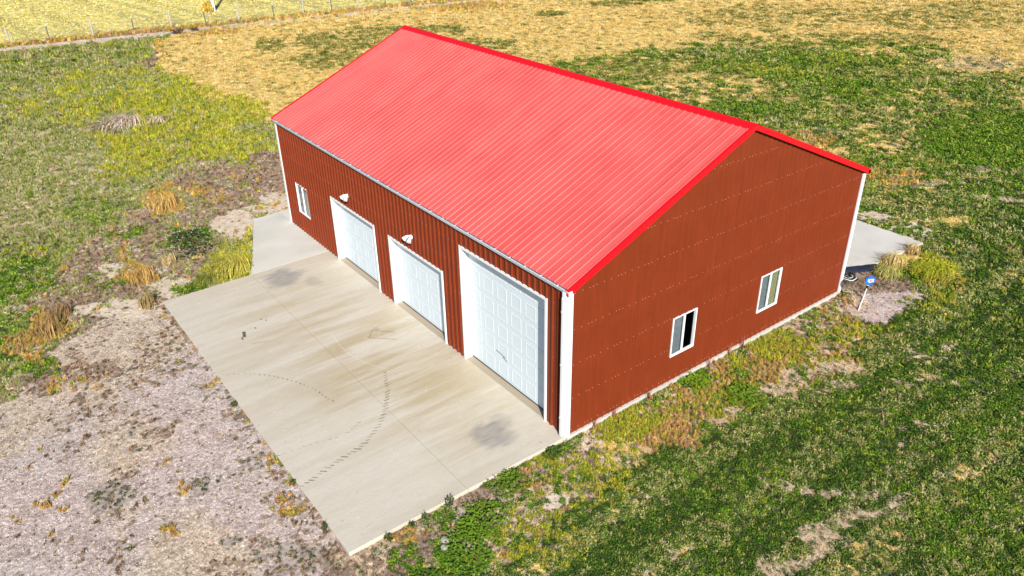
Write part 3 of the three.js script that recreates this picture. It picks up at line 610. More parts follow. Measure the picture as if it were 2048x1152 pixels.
  // rake trim: a face board and a flange on the roof, in lapped lengths
  for (const [xf, dir] of [[0.125, 1], [-L - 0.125, -1]]) for (const side of [1, -1]) {
    const joints = side > 0 ? [0, 0.45, 0.9, 1] : [0, 0.5, 1];
    for (let j = 0; j + 1 < joints.length; j++) {
      const out = 0.004 * (j % 2), e = W / 2 + 0.12, P = (t, n, x, dy = 0) => { const d = e * t; return [x, RIDGE - K * d + n + dy, -W / 2 + side * d]; }, t0 = Math.max(0, joints[j] - 0.004), t1 = joints[j + 1], xo = xf + dir * out, xi = xf - dir * 0.075, top = 0.032 + out, bot = -0.13 - out;
      mesh('rake_trim', quads([[P(t0, bot, xo), P(t1, bot, xo), P(t1, top, xo), P(t0, top, xo)], [P(t0, top, xo), P(t1, top, xo), P(t1, top - 0.002, xi), P(t0, top - 0.002, xi)], [P(t0, bot, xo), P(t1, bot, xo), P(t1, bot, xf - dir * 0.1), P(t0, bot, xf - dir * 0.1)],
        [P(t0, top - 0.002, xi), P(t1, top - 0.002, xi), P(t1, 0.002, xi - dir * 0.004), P(t0, 0.002, xi - dir * 0.004)], ...(t1 === 1 ? [[P(1, bot, xo), P(1, top, xo), P(1, top, xf - dir * 0.1), P(1, bot, xf - dir * 0.1)]] : [])]), M.trim, barn);
    }
  }
  // corner trims
  for (const [cx, cz, sx, sz] of [[0, 0, 1, 1], [-L, 0, -1, 1], [0, -W, 1, -1], [-L, -W, -1, -1]]) {
    const o = 0.05, w = 0.085, top = 4.22;
    const a = box(Math.min(cx - sx * w, cx + sx * o), Math.max(cx - sx * w, cx + sx * o), 0.004, top, Math.min(cz + sz * 0.004, cz + sz * o), Math.max(cz + sz * 0.004, cz + sz * o));
    const b = box(Math.min(cx + sx * 0.004, cx + sx * o), Math.max(cx + sx * 0.004, cx + sx * o), 0.004, top, Math.min(cz - sz * w, cz + sz * 0.003), Math.max(cz - sz * w, cz + sz * 0.003));
    mesh('corner_trim', merge([a, b]), M.white, barn);
  }
  // gutters
  const gp = [[0.0, 0.0], [0.0, -0.105], [0.075, -0.105], [0.082, -0.07], [0.105, -0.045], [0.112, -0.012], [0.125, -0.006], [0.122, 0.002], [0.108, 0.0], [0.104, -0.012], [0.098, -0.04], [0.075, -0.065], [0.068, -0.098], [0.008, -0.098], [0.008, 0.0]];
  for (const side of [1, -1]) {
    const s = new THREE.Shape(gp.map(([a, b]) => new THREE.Vector2(a, b))), g = new THREE.ExtrudeGeometry(s, { depth: L + 0.26, bevelEnabled: false });
    g.rotateY(-Math.PI / 2); g.translate(0.13, 4.325, 0.03);               // shape x -> +z, depth -> -x
    const mirror = side > 0 ? g : g.clone().applyMatrix4(new THREE.Matrix4().makeScale(1, 1, -1)).translate(0, 0, -W);
    mesh('gutter', mirror, M.gutter, barn);
    for (let x = -0.3; x > -L; x -= 0.61) { const hg = box(x - 0.012, x + 0.012, 4.318, 4.33, 0.034, 0.15); if (side < 0) hg.applyMatrix4(new THREE.Matrix4().makeScale(1, 1, -1)).translate(0, 0, -W); mesh('gutter_hanger', hg, M.gutter, barn); }
    const cap = box(0.126, 0.134, 4.222, 4.324, 0.03, 0.14); if (side < 0) cap.applyMatrix4(new THREE.Matrix4().makeScale(1, 1, -1)).translate(0, 0, -W); mesh('gutter_end', cap, M.white, barn);
  }
  // downspout at the near corner
  const ds = merge([rbox(-0.1, -0.005, 0.05, 4.1, 0.078, 0.155, 0.01), rbox(-0.1, -0.005, 4.06, 4.24, 0.06, 0.14, 0.01)]); mesh('downspout', ds, M.white, barn);
  for (const y of [0.6, 2.2, 3.7]) mesh('downspout_strap', box(-0.106, 0.002, y, y + 0.035, 0.051, 0.159), M.white, barn);
}
{ // screw rows: hex heads on washers, one joined part for each wall
  const head = (x, y, z, nx, nz) => { const g = new THREE.CylinderGeometry(0.006, 0.013, 0.012, 6); g.rotateZ(Math.PI / 2 * (nx ? -1 : 0)); if (nz) g.rotateX(Math.PI / 2); g.translate(x, y, z); return g; };
  const gab = [], fr = [], r = rng(9);
  for (const y of [0.14, 1.13, 2.13, 3.15, 4.14, 5.13, 6.1]) for (let k = 0; k < W / PITCH_RIB; k++) for (const d of (k % 4 === 3 ? [-0.06, 0.06] : [0.06])) {
    const z = -((k + 0.5) * PITCH_RIB + d); if (y > roofY(z) - 0.3 || z < -W + 0.15 || z > -0.15) continue;
    if (GABLE_WINDOWS.some((w) => z > w.z0 - 0.08 && z < w.z1 + 0.08 && y > w.y0 - 0.1 && y < w.y1 + 0.1)) continue;
    gab.push(head(0.008, y + (r() - 0.5) * 0.02, z + (r() - 0.5) * 0.015, 1, 0));
  }
  for (const y of [0.14, 1.13, 2.13, 3.0, 3.7]) for (let k = 0; k < L / PITCH_RIB; k++) for (const d of (k % 4 === 3 ? [-0.06, 0.06] : [0.06])) {
    const x = -L + (k + 0.5) * PITCH_RIB + d; if (x > -0.2 || x < -L + 0.15) continue;
    if ([...DOORS, FRONT_WINDOW].some((w) => x > w.x0 - 0.08 && x < w.x1 + 0.08 && y > (w.y0 ?? 0) - 0.1 && y < w.y1 + 0.1)) continue;
    fr.push(head(x, y + (r() - 0.5) * 0.02, 0.008, 0, 1));
  }
  for (const s of [gab, fr]) mesh('screw_rows', merge(s), M.screw, barn).userData.kind = 'stuff';
}
// overhead doors
const raised = (() => {
  const rings = [[0.225, 0], [0.212, 0.0065], [0.19, 0.0065], [0.172, 0.001]], list = [];
  const at = (h, n, k) => [[-h, -h, n], [h, -h, n], [h, h, n], [-h, h, n]][k % 4];
  for (let i = 0; i + 1 < rings.length; i++) for (let k = 0; k < 4; k++) list.push([at(...rings[i], k), at(...rings[i], k + 1), at(...rings[i + 1], k + 1), at(...rings[i + 1], k)]);
  list.push([0, 1, 2, 3].map((k) => at(0.172, 0.001, k))); return quads(list);
})();
DOORS.forEach((d, n) => {
  const g = new THREE.Group(); g.name = 'overhead_door'; barn.add(g);
  const w = d.x1 - d.x0, z = -0.225, sh = (d.y1 - 0.02) / d.rows, pw = w / d.cols;
  for (let r = 0; r < d.rows; r++) {
    const y0 = 0.03 + r * sh;
    mesh('door_section', rbox(d.x0 - 0.02, d.x1 + 0.02, y0, y0 + sh - 0.008, z - 0.05, z, 0.006), M.door, g);
    for (let c = 0; c < d.cols; c++) { const m = mesh('raised_panel', raised, M.door, g); m.position.set(d.x0 + (c + 0.5) * pw, y0 + sh / 2, z + 0.001); m.scale.set(pw / 0.61, sh / 0.61, 1); }
  }
  mesh('bottom_seal', box(d.x0 + 0.035, d.x1 - 0.035, 0.006, 0.034, z - 0.04, z + 0.012), M.black, g);
  if (n === 2) { const s = mesh('scuff_mark', merge([rod([-3.25, 0.86, z + 0.018], [-2.85, 0.80, z + 0.018], 0.006), rod([-2.95, 0.78, z + 0.018], [-2.75, 0.72, z + 0.018], 0.006)]), M.black, g); s.userData.label = 'dark scuff across the lower panels'; }
  const fr = new THREE.Group(); fr.name = 'door_frame'; barn.add(fr);
  mesh('jamb', box(d.x0 + 0.001, d.x0 + 0.03, 0.004, d.y1 - 0.001, z + 0.002, 0.012), M.white, fr);
  mesh('jamb', box(d.x1 - 0.03, d.x1 - 0.001, 0.004, d.y1 - 0.001, z + 0.002, 0.012), M.white, fr);
  mesh('header', box(d.x0 + 0.031, d.x1 - 0.031, d.y1 - 0.03, d.y1 - 0.001, z + 0.002, 0.012), M.white, fr);
  mesh('casing', merge([box(d.x0 - 0.03, d.x0 + 0.035, 0.004, d.y1 - 0.036, 0.014, 0.05), box(d.x1 - 0.035, d.x1 + 0.03, 0.004, d.y1 - 0.036, 0.014, 0.05), box(d.x0 - 0.03, d.x1 + 0.03, d.y1 - 0.035, d.y1 + 0.03, 0.014, 0.051)]), M.white, fr);
});
// sliding windows: local x along the wall, local z out of it, origin at the middle of the sill
function slider(w, h, pos, turn, panes, label) {
  const g = new THREE.Group(); g.name = 'window'; g.position.set(...pos); g.rotation.y = turn; g.userData.label = label; barn.add(g);
  const x = w / 2, t = 0.036;
  mesh('frame', merge([rbox(-x, -x + t, 0, h, -0.06, 0.03), rbox(x - t, x, 0, h, -0.06, 0.03), rbox(-x + t, x - t, 0, t, -0.06, 0.028), rbox(-x + t, x - t, h - t, h, -0.06, 0.028)]), M.white, g);
  mesh('mullion', rbox(-0.018, 0.018, t, h - t, -0.04, 0.02), M.white, g);
  panes.forEach((p, k) => {
    const a = k ? 0.02 : -x + t + 0.002, b = k ? x - t - 0.002 : -0.02, s = 0.012;
    if (p.glass) { mesh('sash', merge([box(a, a + s, t + 0.002, h - t - 0.002, -0.03, 0.006), box(b - s, b, t + 0.002, h - t - 0.002, -0.03, 0.006), box(a + s, b - s, t + 0.002, t + s, -0.03, 0.004), box(a + s, b - s, h - t - s, h - t - 0.002, -0.03, 0.004)]), M.white, g);
      mesh('pane', box(a + s + 0.001, b - s - 0.001, t + s, h - t - s, -0.012, -0.008), M.glass, g); }
    if (p.back) mesh('curtain', p.back.geo(a - 0.03, b + 0.03, t - 0.03, h - t + 0.03), p.back.mat, g);
  });
}
const folds = (a, b, y0, y1) => { const g = new THREE.PlaneGeometry(b - a, y1 - y0, 40, 1); const p = g.attributes.position; for (let i = 0; i < p.count; i++) p.setZ(i, 0.012 * Math.sin(p.getX(i) * 90)); g.translate((a + b) / 2, (y0 + y1) / 2, -0.085); g.computeVertexNormals(); return g; };
const BACK = { grey: { geo: folds, mat: std([0.20, 0.205, 0.21], 0.95) }, olive: { geo: folds, mat: std([0.32, 0.28, 0.13], 0.95) }, beige: { geo: folds, mat: std([0.30, 0.27, 0.23], 0.95) } };
slider(1.06, 1.24, [-15.55, 0.82, 0], 0, [{ glass: 1, back: BACK.grey }, { glass: 1, back: BACK.beige }], 'white slider window with beige curtain on the right');
slider(0.96, 1.26, [0, 0.84, -4.21], Math.PI / 2, [{ glass: 1, back: BACK.grey }, {}], 'white slider window slid open, dark inside');
slider(0.98, 1.26, [0, 0.84, -8.0], Math.PI / 2, [{ glass: 1, back: BACK.grey }, { glass: 1, back: BACK.olive }], 'white slider window with olive curtain');
// floodlights above the two small doors
for (const [x, label] of [[-11.38, 'white twin floodlight on the red wall above the garage door beside the small window'], [-7.2, 'white twin floodlight on the red wall above the middle garage door']]) {
  const f = thing('floodlight', label, 'light', [x, 2.93, 0], 0, 'floodlights above the garage doors');
  const plate = new THREE.CylinderGeometry(0.075, 0.08, 0.04, 20); plate.rotateX(Math.PI / 2); plate.translate(0, 0.06, 0.042); mesh('mounting_plate', plate, M.white, f);
  for (const s of [-1, 1]) {
    const h = new THREE.LatheGeometry([[0.0, 0], [0.035, 0.004], [0.05, 0.04], [0.058, 0.1], [0.078, 0.15], [0.08, 0.17], [0.06, 0.155], [0, 0.15]].map(([r, y]) => new THREE.Vector2(r, y)), 16);
    h.rotateX(Math.PI * 0.72); h.rotateY(s * 0.55); h.translate(s * 0.075, 0.09, 0.1); mesh('lamp_head', h, M.white, f);
    mesh('swivel_arm', rod([s * 0.02, 0.07, 0.055], [s * 0.075, 0.1, 0.11], 0.016), M.white, f);
  }
  mesh('motion_sensor', rbox(-0.04, 0.04, -0.08, -0.005, 0.05, 0.13, 0.015), M.white, f);
}
console.log('barn done');

// ---------------------------------------------------------------- plants
function leafGeo(seed, n, opt) {                                   // leaflets through a dome of radius 1, height opt.h
  const r = rng(seed), p = [], col = [];
  for (let i = 0; i < n; i++) {
    const a = r() * 6.283, rad = Math.sqrt(r()) * 0.95, y = (opt.h ?? 0.8) * (0.12 + 0.88 * r()) * Math.sqrt(1 - 0.75 * rad * rad);
    const c = new THREE.Vector3(Math.cos(a) * rad, y, Math.sin(a) * rad), len = opt.len * (0.7 + 0.6 * r()), wid = opt.wid * (0.7 + 0.6 * r());
    const out = new THREE.Vector3(Math.cos(a + (r() - 0.5) * 2), (r() - 0.25) * 1.1, Math.sin(a + (r() - 0.5) * 2)).normalize(), nr = new THREE.Vector3((r() - 0.5) * 1.3, 1, (r() - 0.5) * 1.3).normalize(), sd = new THREE.Vector3().crossVectors(out, nr).normalize();
    const A = c.clone().addScaledVector(out, -len / 2), B = c.clone().addScaledVector(sd, wid / 2), C = c.clone().addScaledVector(out, len / 2), D = c.clone().addScaledVector(sd, -wid / 2), t = 0.7 + 0.6 * r();
    for (const v of [A, B, C, A, C, D]) { p.push(v.x, v.y, v.z); col.push(t, t, t); }
  }
  return flat(p, col);
}
function bladeGeo(seed, n, opt) {                                  // bent blades from the base, height about 1
  const r = rng(seed), p = [], col = [];
  for (let i = 0; i < n; i++) {
    const a = r() * 6.283, b0 = Math.sqrt(r()) * opt.base, lean = opt.lean * (0.3 + 1.0 * r()), h = 0.5 + 0.6 * r(), w = opt.wid * (0.6 + 0.8 * r());
    const B = new THREE.Vector3(Math.cos(a * 1.7) * b0, 0, Math.sin(a * 1.7) * b0), d = new THREE.Vector3(Math.cos(a), 0, Math.sin(a)), s = new THREE.Vector3(-d.z, 0, d.x).applyAxisAngle(new THREE.Vector3(0, 1, 0), (r() - 0.5) * 2);
    const m = B.clone().addScaledVector(d, lean * 0.35).add(new THREE.Vector3(0, h * 0.6, 0)), e = B.clone().addScaledVector(d, lean).add(new THREE.Vector3(0, h * (1 - 0.35 * opt.lean * r()), 0)), t = 0.7 + 0.6 * r();
    const q = [B.clone().addScaledVector(s, w / 2), B.clone().addScaledVector(s, -w / 2), m.clone().addScaledVector(s, w * 0.4), m.clone().addScaledVector(s, -w * 0.4), e];
    for (const k of [0, 1, 2, 1, 3, 2, 2, 3, 4]) { p.push(q[k].x, q[k].y, q[k].z); col.push(t, t, t); }
  }
  return flat(p, col);
}
function flat(p, col) { const g = new THREE.BufferGeometry(); g.setAttribute('position', new THREE.Float32BufferAttribute(p, 3)); g.setAttribute('color', new THREE.Float32BufferAttribute(col, 3)); g.computeVertexNormals(); return g; }
const leafMat = new THREE.MeshPhysicalMaterial({ roughness: 0.8, specularIntensity: 0.3, vertexColors: true, side: THREE.DoubleSide }), strawMat = new THREE.MeshPhysicalMaterial({ roughness: 0.9, specularIntensity: 0.3, vertexColors: true, side: THREE.DoubleSide });
const SPECIES = {
  alfalfa: { geos: [leafGeo(1, 26, { h: 0.9, len: 0.5, wid: 0.3 }), leafGeo(2, 26, { h: 0.8, len: 0.46, wid: 0.3 })], mat: leafMat, label: 'dense green alfalfa growing in the field beside the barn', cat: 'alfalfa' },
  grass: { geos: [bladeGeo(3, 20, { base: 0.55, lean: 0.8, wid: 0.16 }), bladeGeo(4, 20, { base: 0.6, lean: 0.7, wid: 0.14 })], mat: leafMat, label: 'yellow green meadow grass around the barn', cat: 'grass' },
  straw: { geos: [bladeGeo(5, 16, { base: 0.8, lean: 1.3, wid: 0.12 }), bladeGeo(6, 16, { base: 0.8, lean: 1.5, wid: 0.11 })], mat: strawMat, label: 'dry golden straw stubble covering the far field', cat: 'stubble' },
  weed: { geos: [bladeGeo(7, 22, { base: 0.5, lean: 0.6, wid: 0.13 })], mat: strawMat, label: 'brown dry weeds along the barn wall, dirt and fence', cat: 'dry weeds' },
};
const pick = (r, list) => { let t = r(); for (const [w, ...v] of list) { if (t < w) return v; t -= w; } return list[list.length - 1].slice(1); };
// per class: [share, species, colour (linear albedo), width, height] in units of the clump size
const COVER = {
  gravel: [[0.04, 'alfalfa', [0.06, 0.07, 0.018], 0.45, 0.4], [0.03, 'weed', [0.38, 0.25, 0.11], 0.6, 0.5], [0.05, 'straw', [0.42, 0.31, 0.21], 0.7, 0.25], [0.88, null]],
  dirt: [[0.26, 'weed', [0.30, 0.195, 0.12], 0.9, 0.7], [0.18, 'straw', [0.48, 0.36, 0.25], 1, 0.5], [0.13, 'weed', [0.13, 0.08, 0.045], 0.9, 0.7], [0.06, 'alfalfa', [0.07, 0.10, 0.02], 0.7, 0.6], [0.37, null]],
  path: [[0.14, 'straw', [0.60, 0.48, 0.33], 0.9, 0.4], [0.04, 'weed', [0.3, 0.2, 0.1], 0.7, 0.5], [0.82, null]],
  meadow: [[0.30, 'grass', [0.25, 0.255, 0.065], 1, 0.8], [0.24, 'grass', [0.36, 0.33, 0.15], 1, 0.75], [0.16, 'straw', [0.46, 0.37, 0.21], 1, 0.6], [0.10, 'grass', [0.15, 0.19, 0.02], 1, 0.9], [0.2, null]],
  lime: [[0.28, 'grass', [0.38, 0.35, 0.025], 1.05, 1], [0.32, 'grass', [0.26, 0.28, 0.02], 1.05, 1], [0.18, 'grass', [0.42, 0.34, 0.06], 1, 0.9], [0.12, 'alfalfa', [0.13, 0.17, 0.015], 1, 0.8], [0.10, null]],
  straw: [[0.36, 'straw', [0.76, 0.53, 0.155], 1.1, 0.5], [0.28, 'straw', [0.82, 0.64, 0.27], 1.1, 0.5], [0.12, 'straw', [0.56, 0.36, 0.08], 1.1, 0.5], [0.05, 'alfalfa', [0.22, 0.19, 0.04], 1, 0.6], [0.17, null]],
  alfalfa: [[0.30, 'alfalfa', [0.095, 0.155, 0.017], 1.15, 1], [0.25, 'alfalfa', [0.27, 0.285, 0.07], 1.1, 0.95], [0.17, 'alfalfa', [0.033, 0.068, 0.01], 1.15, 1], [0.11, 'grass', [0.38, 0.34, 0.13], 1, 1], [0.07, 'straw', [0.56, 0.46, 0.25], 1, 0.9], [0.10, null]],
  lawn: [[0.28, 'grass', [0.68, 0.57, 0.22], 0.9, 0.25], [0.14, 'grass', [0.52, 0.46, 0.09], 0.9, 0.25], [0.58, null]],
  rust: [[0.34, 'weed', [0.42, 0.25, 0.055], 1, 1.1], [0.22, 'weed', [0.36, 0.21, 0.10], 1, 1.1], [0.12, 'weed', [0.58, 0.38, 0.11], 1, 1], [0.16, 'grass', [0.29, 0.28, 0.03], 1, 0.9], [0.16, null]],
  litter: [[0.46, 'straw', [0.66, 0.51, 0.34], 1.3, 0.5], [0.18, 'straw', [0.46, 0.32, 0.19], 1.2, 0.5], [0.18, 'alfalfa', [0.07, 0.12, 0.015], 0.95, 0.8], [0.18, null]],
  creeper: [[0.2, 'alfalfa', [0.075, 0.085, 0.02], 0.75, 0.5], [0.12, 'alfalfa', [0.04, 0.055, 0.014], 0.7, 0.5], [0.06, 'weed', [0.36, 0.23, 0.08], 0.7, 0.5], [0.62, null]],
  olive: [[0.28, 'straw', [0.74, 0.53, 0.16], 1.1, 0.5], [0.12, 'straw', [0.80, 0.62, 0.27], 1.1, 0.5], [0.26, 'alfalfa', [0.22, 0.215, 0.04], 1.05, 0.7], [0.16, 'alfalfa', [0.12, 0.145, 0.02], 1.05, 0.7], [0.16, null]],
  furrow: [[0.46, 'alfalfa', [0.042, 0.085, 0.010], 1.15, 1], [0.26, 'alfalfa', [0.095, 0.155, 0.015], 1.1, 0.95], [0.06, 'grass', [0.28, 0.27, 0.07], 1, 1], [0.22, null]],
  green: [[0.40, 'alfalfa', [0.10, 0.185, 0.012], 1.1, 0.95], [0.24, 'alfalfa', [0.21, 0.28, 0.025], 1.05, 0.9], [0.18, 'alfalfa', [0.035, 0.08, 0.008], 1.1, 0.95], [0.08, 'grass', [0.26, 0.29, 0.04], 1, 0.9], [0.08, null]],
};
const CV = CLASSES.map((c) => COVER[c]);
const blocked = (x, z, m = 0) => (x > -L - 0.06 - m && x < 0.07 + m && z > -W - 0.06 - m && z < 0.02 + m) || (x > -13.74 - m && x < 0.03 + m && z > 0 && z < 6.16 + m) || inside([[-6.4, -12], [-1.4, -12], [-0.93, -13.6], [-0.3, -15.0], [-0.12, -17.92], [-6.4, -17.92]], x, z) || inside([[-13.7, -0.2], [-13.7, 3.08], [-18.47, 1.15], [-18.55, -0.78], [-17.2, -0.78]], x, z);
{
  const lists = {}; for (const k in SPECIES) lists[k] = [];
  const inv = camera.matrixWorld.clone().invert(), v = new THREE.Vector3(), ty = Math.tan(20.365 * Math.PI / 180), tx = ty * 16 / 9, r = rng(2024), cell = 2;
  for (let cx = -110; cx < 22; cx += cell) for (let cz = -95; cz < 22; cz += cell) {
    v.set(cx + 1, 0, cz + 1).applyMatrix4(inv); if (v.z > -6) continue;
    const D = EYE.distanceTo(new THREE.Vector3(cx + 1, 0, cz + 1)), mx = 1.06 + 3.5 / (D * tx), my = 1.05 + 3.0 / (D * ty);
    if (Math.abs(v.x / v.z) > tx * mx || Math.abs(v.y / v.z) > ty * my) continue;
    const s = clamp(D * 0.0031, 0.055, 0.30), n = cell * cell / (s * s);
    for (let i = 0; i < n; i++) {
      const x = cx + r() * cell, z = cz + r() * cell, q1 = r(), q2 = r(), q3 = r();
      if (blocked(x, z, s * 0.3)) continue;
      const c = zone(x, z), [sp, col, wd, ht] = pick(r, CV[c]); if (!sp) continue;
      const size = s * 1.08 * (0.75 + 0.6 * q1) * (c === CI.alfalfa || c === CI.green || c === CI.furrow ? 1.05 : 1), b = 0.72 + 0.56 * q2, tint = 0.88 + 0.24 * q3;
      lists[sp].push([x, groundY(x, z) - 0.004, z, size * wd, Math.min(size * ht, 0.28) * (sp === 'grass' || sp === 'weed' ? 1.25 : 1), col[0] * b * tint, col[1] * b, col[2] * b]);
    }
  }
  const m4 = new THREE.Matrix4(), q = new THREE.Quaternion(), up = new THREE.Vector3(0, 1, 0), col = new THREE.Color(); let total = 0;
  const rr = rng(99);
  for (const k in SPECIES) {
    const S = SPECIES[k], ng = S.geos.length;
    S.geos.forEach((g, gi) => {
      const L2 = lists[k].filter((_, i) => i % ng === gi), im = new THREE.InstancedMesh(g, S.mat, L2.length);
      L2.forEach((e, i) => { q.setFromAxisAngle(up, rr() * 6.283); im.setMatrixAt(i, m4.compose(new THREE.Vector3(e[0], e[1], e[2]), q, new THREE.Vector3(e[3], e[4], e[3]))); im.setColorAt(i, col.setRGB(e[5], e[6], e[7])); });
      im.name = numbered(k + '_cover'); im.castShadow = im.receiveShadow = true; im.userData.kind = 'stuff'; tag(im, S.label, S.cat, k + ' cover'); scene.add(im); total += L2.length;
    });
  }
  console.log('cover clumps', total);
  // loose stones on the gravel
  const st = [], r2 = rng(31); let tries = 0;
  while (st.length < 40000 && tries++ < 300000) { const x = -16 + r2() * 20, z = -15 + r2() * 30; if (blocked(x, z, 0.05) || (z < 5 && (x < -0.2 || z > -9))) continue; if (zone(x, z) !== CI.gravel) continue; st.push([x, z, 0.006 + 0.018 * r2() ** 3]); }
  const sg = new THREE.IcosahedronGeometry(1, 0); sg.scale(1, 0.65, 0.8);
  const im = new THREE.InstancedMesh(sg, std([1, 1, 1], 0.9), st.length);
  st.forEach(([x, z, s], i) => { q.setFromEuler(new THREE.Euler(r2() * 6, r2() * 6, r2() * 6)); im.setMatrixAt(i, m4.compose(new THREE.Vector3(x, groundY(x, z) + s * 0.3, z), q, new THREE.Vector3(s, s, s))); const b = 0.55 + 0.75 * r2(), t = r2(); im.setColorAt(i, col.setRGB(0.46 * b * (0.95 + 0.12 * t), 0.375 * b, 0.335 * b)); });
  im.name = 'gravel_stones'; im.castShadow = im.receiveShadow = true; im.userData.kind = 'stuff'; tag(im, 'loose pinkish grey stones scattered over the gravel drive', 'gravel'); scene.add(im);
}

// ---------------------------------------------------------------- single plants that stand out
function colored(g, c, seed, spread = 0.3) {                        // bake a plant's own leaf tones into its leaves
  const a = g.attributes.color, r = rng(seed), n = a.count; const tri = g.userData.per ?? 3; let t = 1, u = 1;
  for (let i = 0; i < n; i++) { if (i % tri === 0) { t = 1 + (r() - 0.5) * 2 * spread; u = 1 + (r() - 0.5) * 0.3; } a.setXYZ(i, a.getX(i) * c[0] * t * u, a.getY(i) * c[1] * t, a.getZ(i) * c[2] * t); }
  return g;
}
function plant(name, label, category, [x, z], parts, group) {
  const p = thing(name, label, category, [x, groundY(x, z), z], 0, group);
  for (const [pn, g] of parts) mesh(pn, g, leafMat, p).userData.kind = 'stuff';   // leaves and blades too small to pick apart
  return p;
}
const leaves = (seed, n, w, h, c, len = 0.09, wid = 0.06) => {
  const g = leafGeo(seed, n, { h: 1, len: len / w, wid: wid / w }), q = g.attributes.position; g.scale(w, h, w);
  for (let k = 0; k < q.count; k += 6) { let cx = 0, cz = 0; for (let m = 0; m < 6; m++) { cx += q.getX(k + m) / 6; cz += q.getZ(k + m) / 6; } const f = 0.55 + 0.85 * noise(Math.atan2(cz, cx) * 1.3 + 9, seed * 1.7, 500) - 1; for (let m = 0; m < 6; m++) q.setXYZ(k + m, q.getX(k + m) + cx * f, q.getY(k + m), q.getZ(k + m) + cz * f); } g.userData.per = 6; return colored(g, c, seed + 500); };
const blades = (seed, n, w, h, c, lean = 0.7, wid = 0.012) => { const g = bladeGeo(seed, n, { base: w * 0.5 / h, lean, wid: wid / h }); g.scale(h, h, h); g.userData.per = 9; return colored(g, c, seed + 700); };
const stalks = (seed, n, w, h, c) => blades(seed, n, w, h, c, 0.5, 0.022);
plant('stalk_pile', 'heap of grey dead stalks lying in the yellow green grass', 'dead stalks', [-36.1, 2.2], [['stalk', blades(201, 260, 2.6, 0.55, [0.50, 0.37, 0.28], 2.6, 0.045)]]);
plant('stalk_pile', 'small tuft of grey dead stalks next to the larger heap', 'dead stalks', [-35.2, 0.4], [['stalk', blades(202, 90, 1.0, 0.5, [0.50, 0.37, 0.28], 1.8, 0.04)]]);
plant('flowering_weed', 'dark leafy weed dotted with white flowers on the dirt left of the slab', 'weed', [-18.2, 3.9], [['leaf', leaves(203, 420, 1.0, 0.28, [0.05, 0.07, 0.02], 0.12, 0.07)], ['flower', leaves(204, 60, 1.0, 0.32, [0.72, 0.70, 0.58], 0.05, 0.05)]]);
plant('flowering_weed', 'smaller dark weed with pale flowers beside the dirt path', 'weed', [-17.0, 4.1], [['leaf', leaves(205, 260, 0.75, 0.2, [0.05, 0.07, 0.02], 0.12, 0.07)], ['flower', leaves(206, 30, 0.75, 0.24, [0.72, 0.70, 0.58], 0.05, 0.05)]]);
plant('grass_clump', 'tall yellow green grass clump leaning by the corner of the concrete wedge', 'grass clump', [-14.55, 3.55], [['blade', blades(207, 420, 1.5, 0.55, [0.42, 0.36, 0.06], 1.2, 0.02)]]);
plant('grass_clump', 'dark green grass tuft at the left back edge of the parking slab', 'grass clump', [-14.2, 4.6], [['blade', blades(208, 200, 0.9, 0.35, [0.17, 0.19, 0.03], 1.0, 0.02)]]);
for (const [i, x, z, w, h, c, label] of [[0, -13.9, 9.6, 0.9, 0.7, [0.36, 0.22, 0.08], 'brown dried weed with tall stems at the edge of the gravel'], [1, -14.9, 9.0, 0.7, 0.5, [0.26, 0.16, 0.07], 'dark brown dried weed between gravel and green grass'], [2, -15.8, 6.25, 0.9, 0.6, [0.50, 0.30, 0.09], 'golden brown dried weed standing on the bare dirt'], [3, -22.1, 3.75, 1.3, 0.7, [0.52, 0.32, 0.10], 'large orange dried weed patch at the top of the bare dirt'], [4, -16.5, 5.1, 0.5, 0.4, [0.48, 0.34, 0.16], 'small pale dried weed beside the flowering weed'], [5, -13.75, 6.6, 0.5, 0.55, [0.34, 0.24, 0.10], 'stalky dried weed at the far left corner of the parking slab']])
  plant('dried_weed', label, 'dried weed', [x, z], [['stem', stalks(220 + i, 150, w, h, c)], ['leaf', leaves(230 + i, 160, w * 0.6, h * 0.7, c.map((k) => k * 0.8), 0.06, 0.03)]], 'dried weeds left of the slab');
for (const [i, x, z, w, h, c, label] of [[0, 1.05, 3.45, 0.55, 0.3, [0.13, 0.22, 0.015], 'bright green broadleaf weed patch by two pale stones'], [1, 1.62, 4.15, 0.62, 0.3, [0.11, 0.2, 0.015], 'long green broadleaf weed patch at the field edge below the slab'], [2, 1.7, -4.95, 0.6, 0.4, [0.14, 0.23, 0.015], 'round green broadleaf weed among brown weeds facing the open window'], [3, 0.42, -4.5, 0.38, 0.3, [0.17, 0.26, 0.015], 'green broadleaf weed against the foundation under the open window'], [4, 0.32, 2.1, 0.5, 0.28, [0.12, 0.19, 0.015], 'green creeping weed along the edge of the parking slab'], [5, 0.24, 0.62, 0.22, 0.3, [0.06, 0.11, 0.015], 'dark green weed sprig at the slab edge near the downspout'], [6, 2.1, 5.2, 0.7, 0.25, [0.08, 0.14, 0.015], 'dark green weed mat beyond the corner of the slab']])
  plant('broadleaf_weed', label, 'weed', [x, z], [['leaf', leaves(240 + i, Math.round(1100 * w), w * 1.1, h * 0.6, c, 0.075, 0.055)]], 'broadleaf weeds along the barn');
plant('lime_bush', 'fluffy yellow green bush at the corner of the back concrete pad', 'bush', [1.3, -15.8], [['leaf', leaves(251, 900, 1.0, 0.42, [0.36, 0.38, 0.02], 0.08, 0.04)], ['stem', blades(252, 160, 1.5, 0.5, [0.40, 0.38, 0.03], 0.8, 0.02)]]);
plant('dry_grass_clump', 'tall straw coloured grass clump along the edge of the back concrete pad', 'grass clump', [0.05, -15.5], [['blade', blades(253, 260, 0.9, 0.55, [0.58, 0.42, 0.15], 0.9, 0.02)]]);
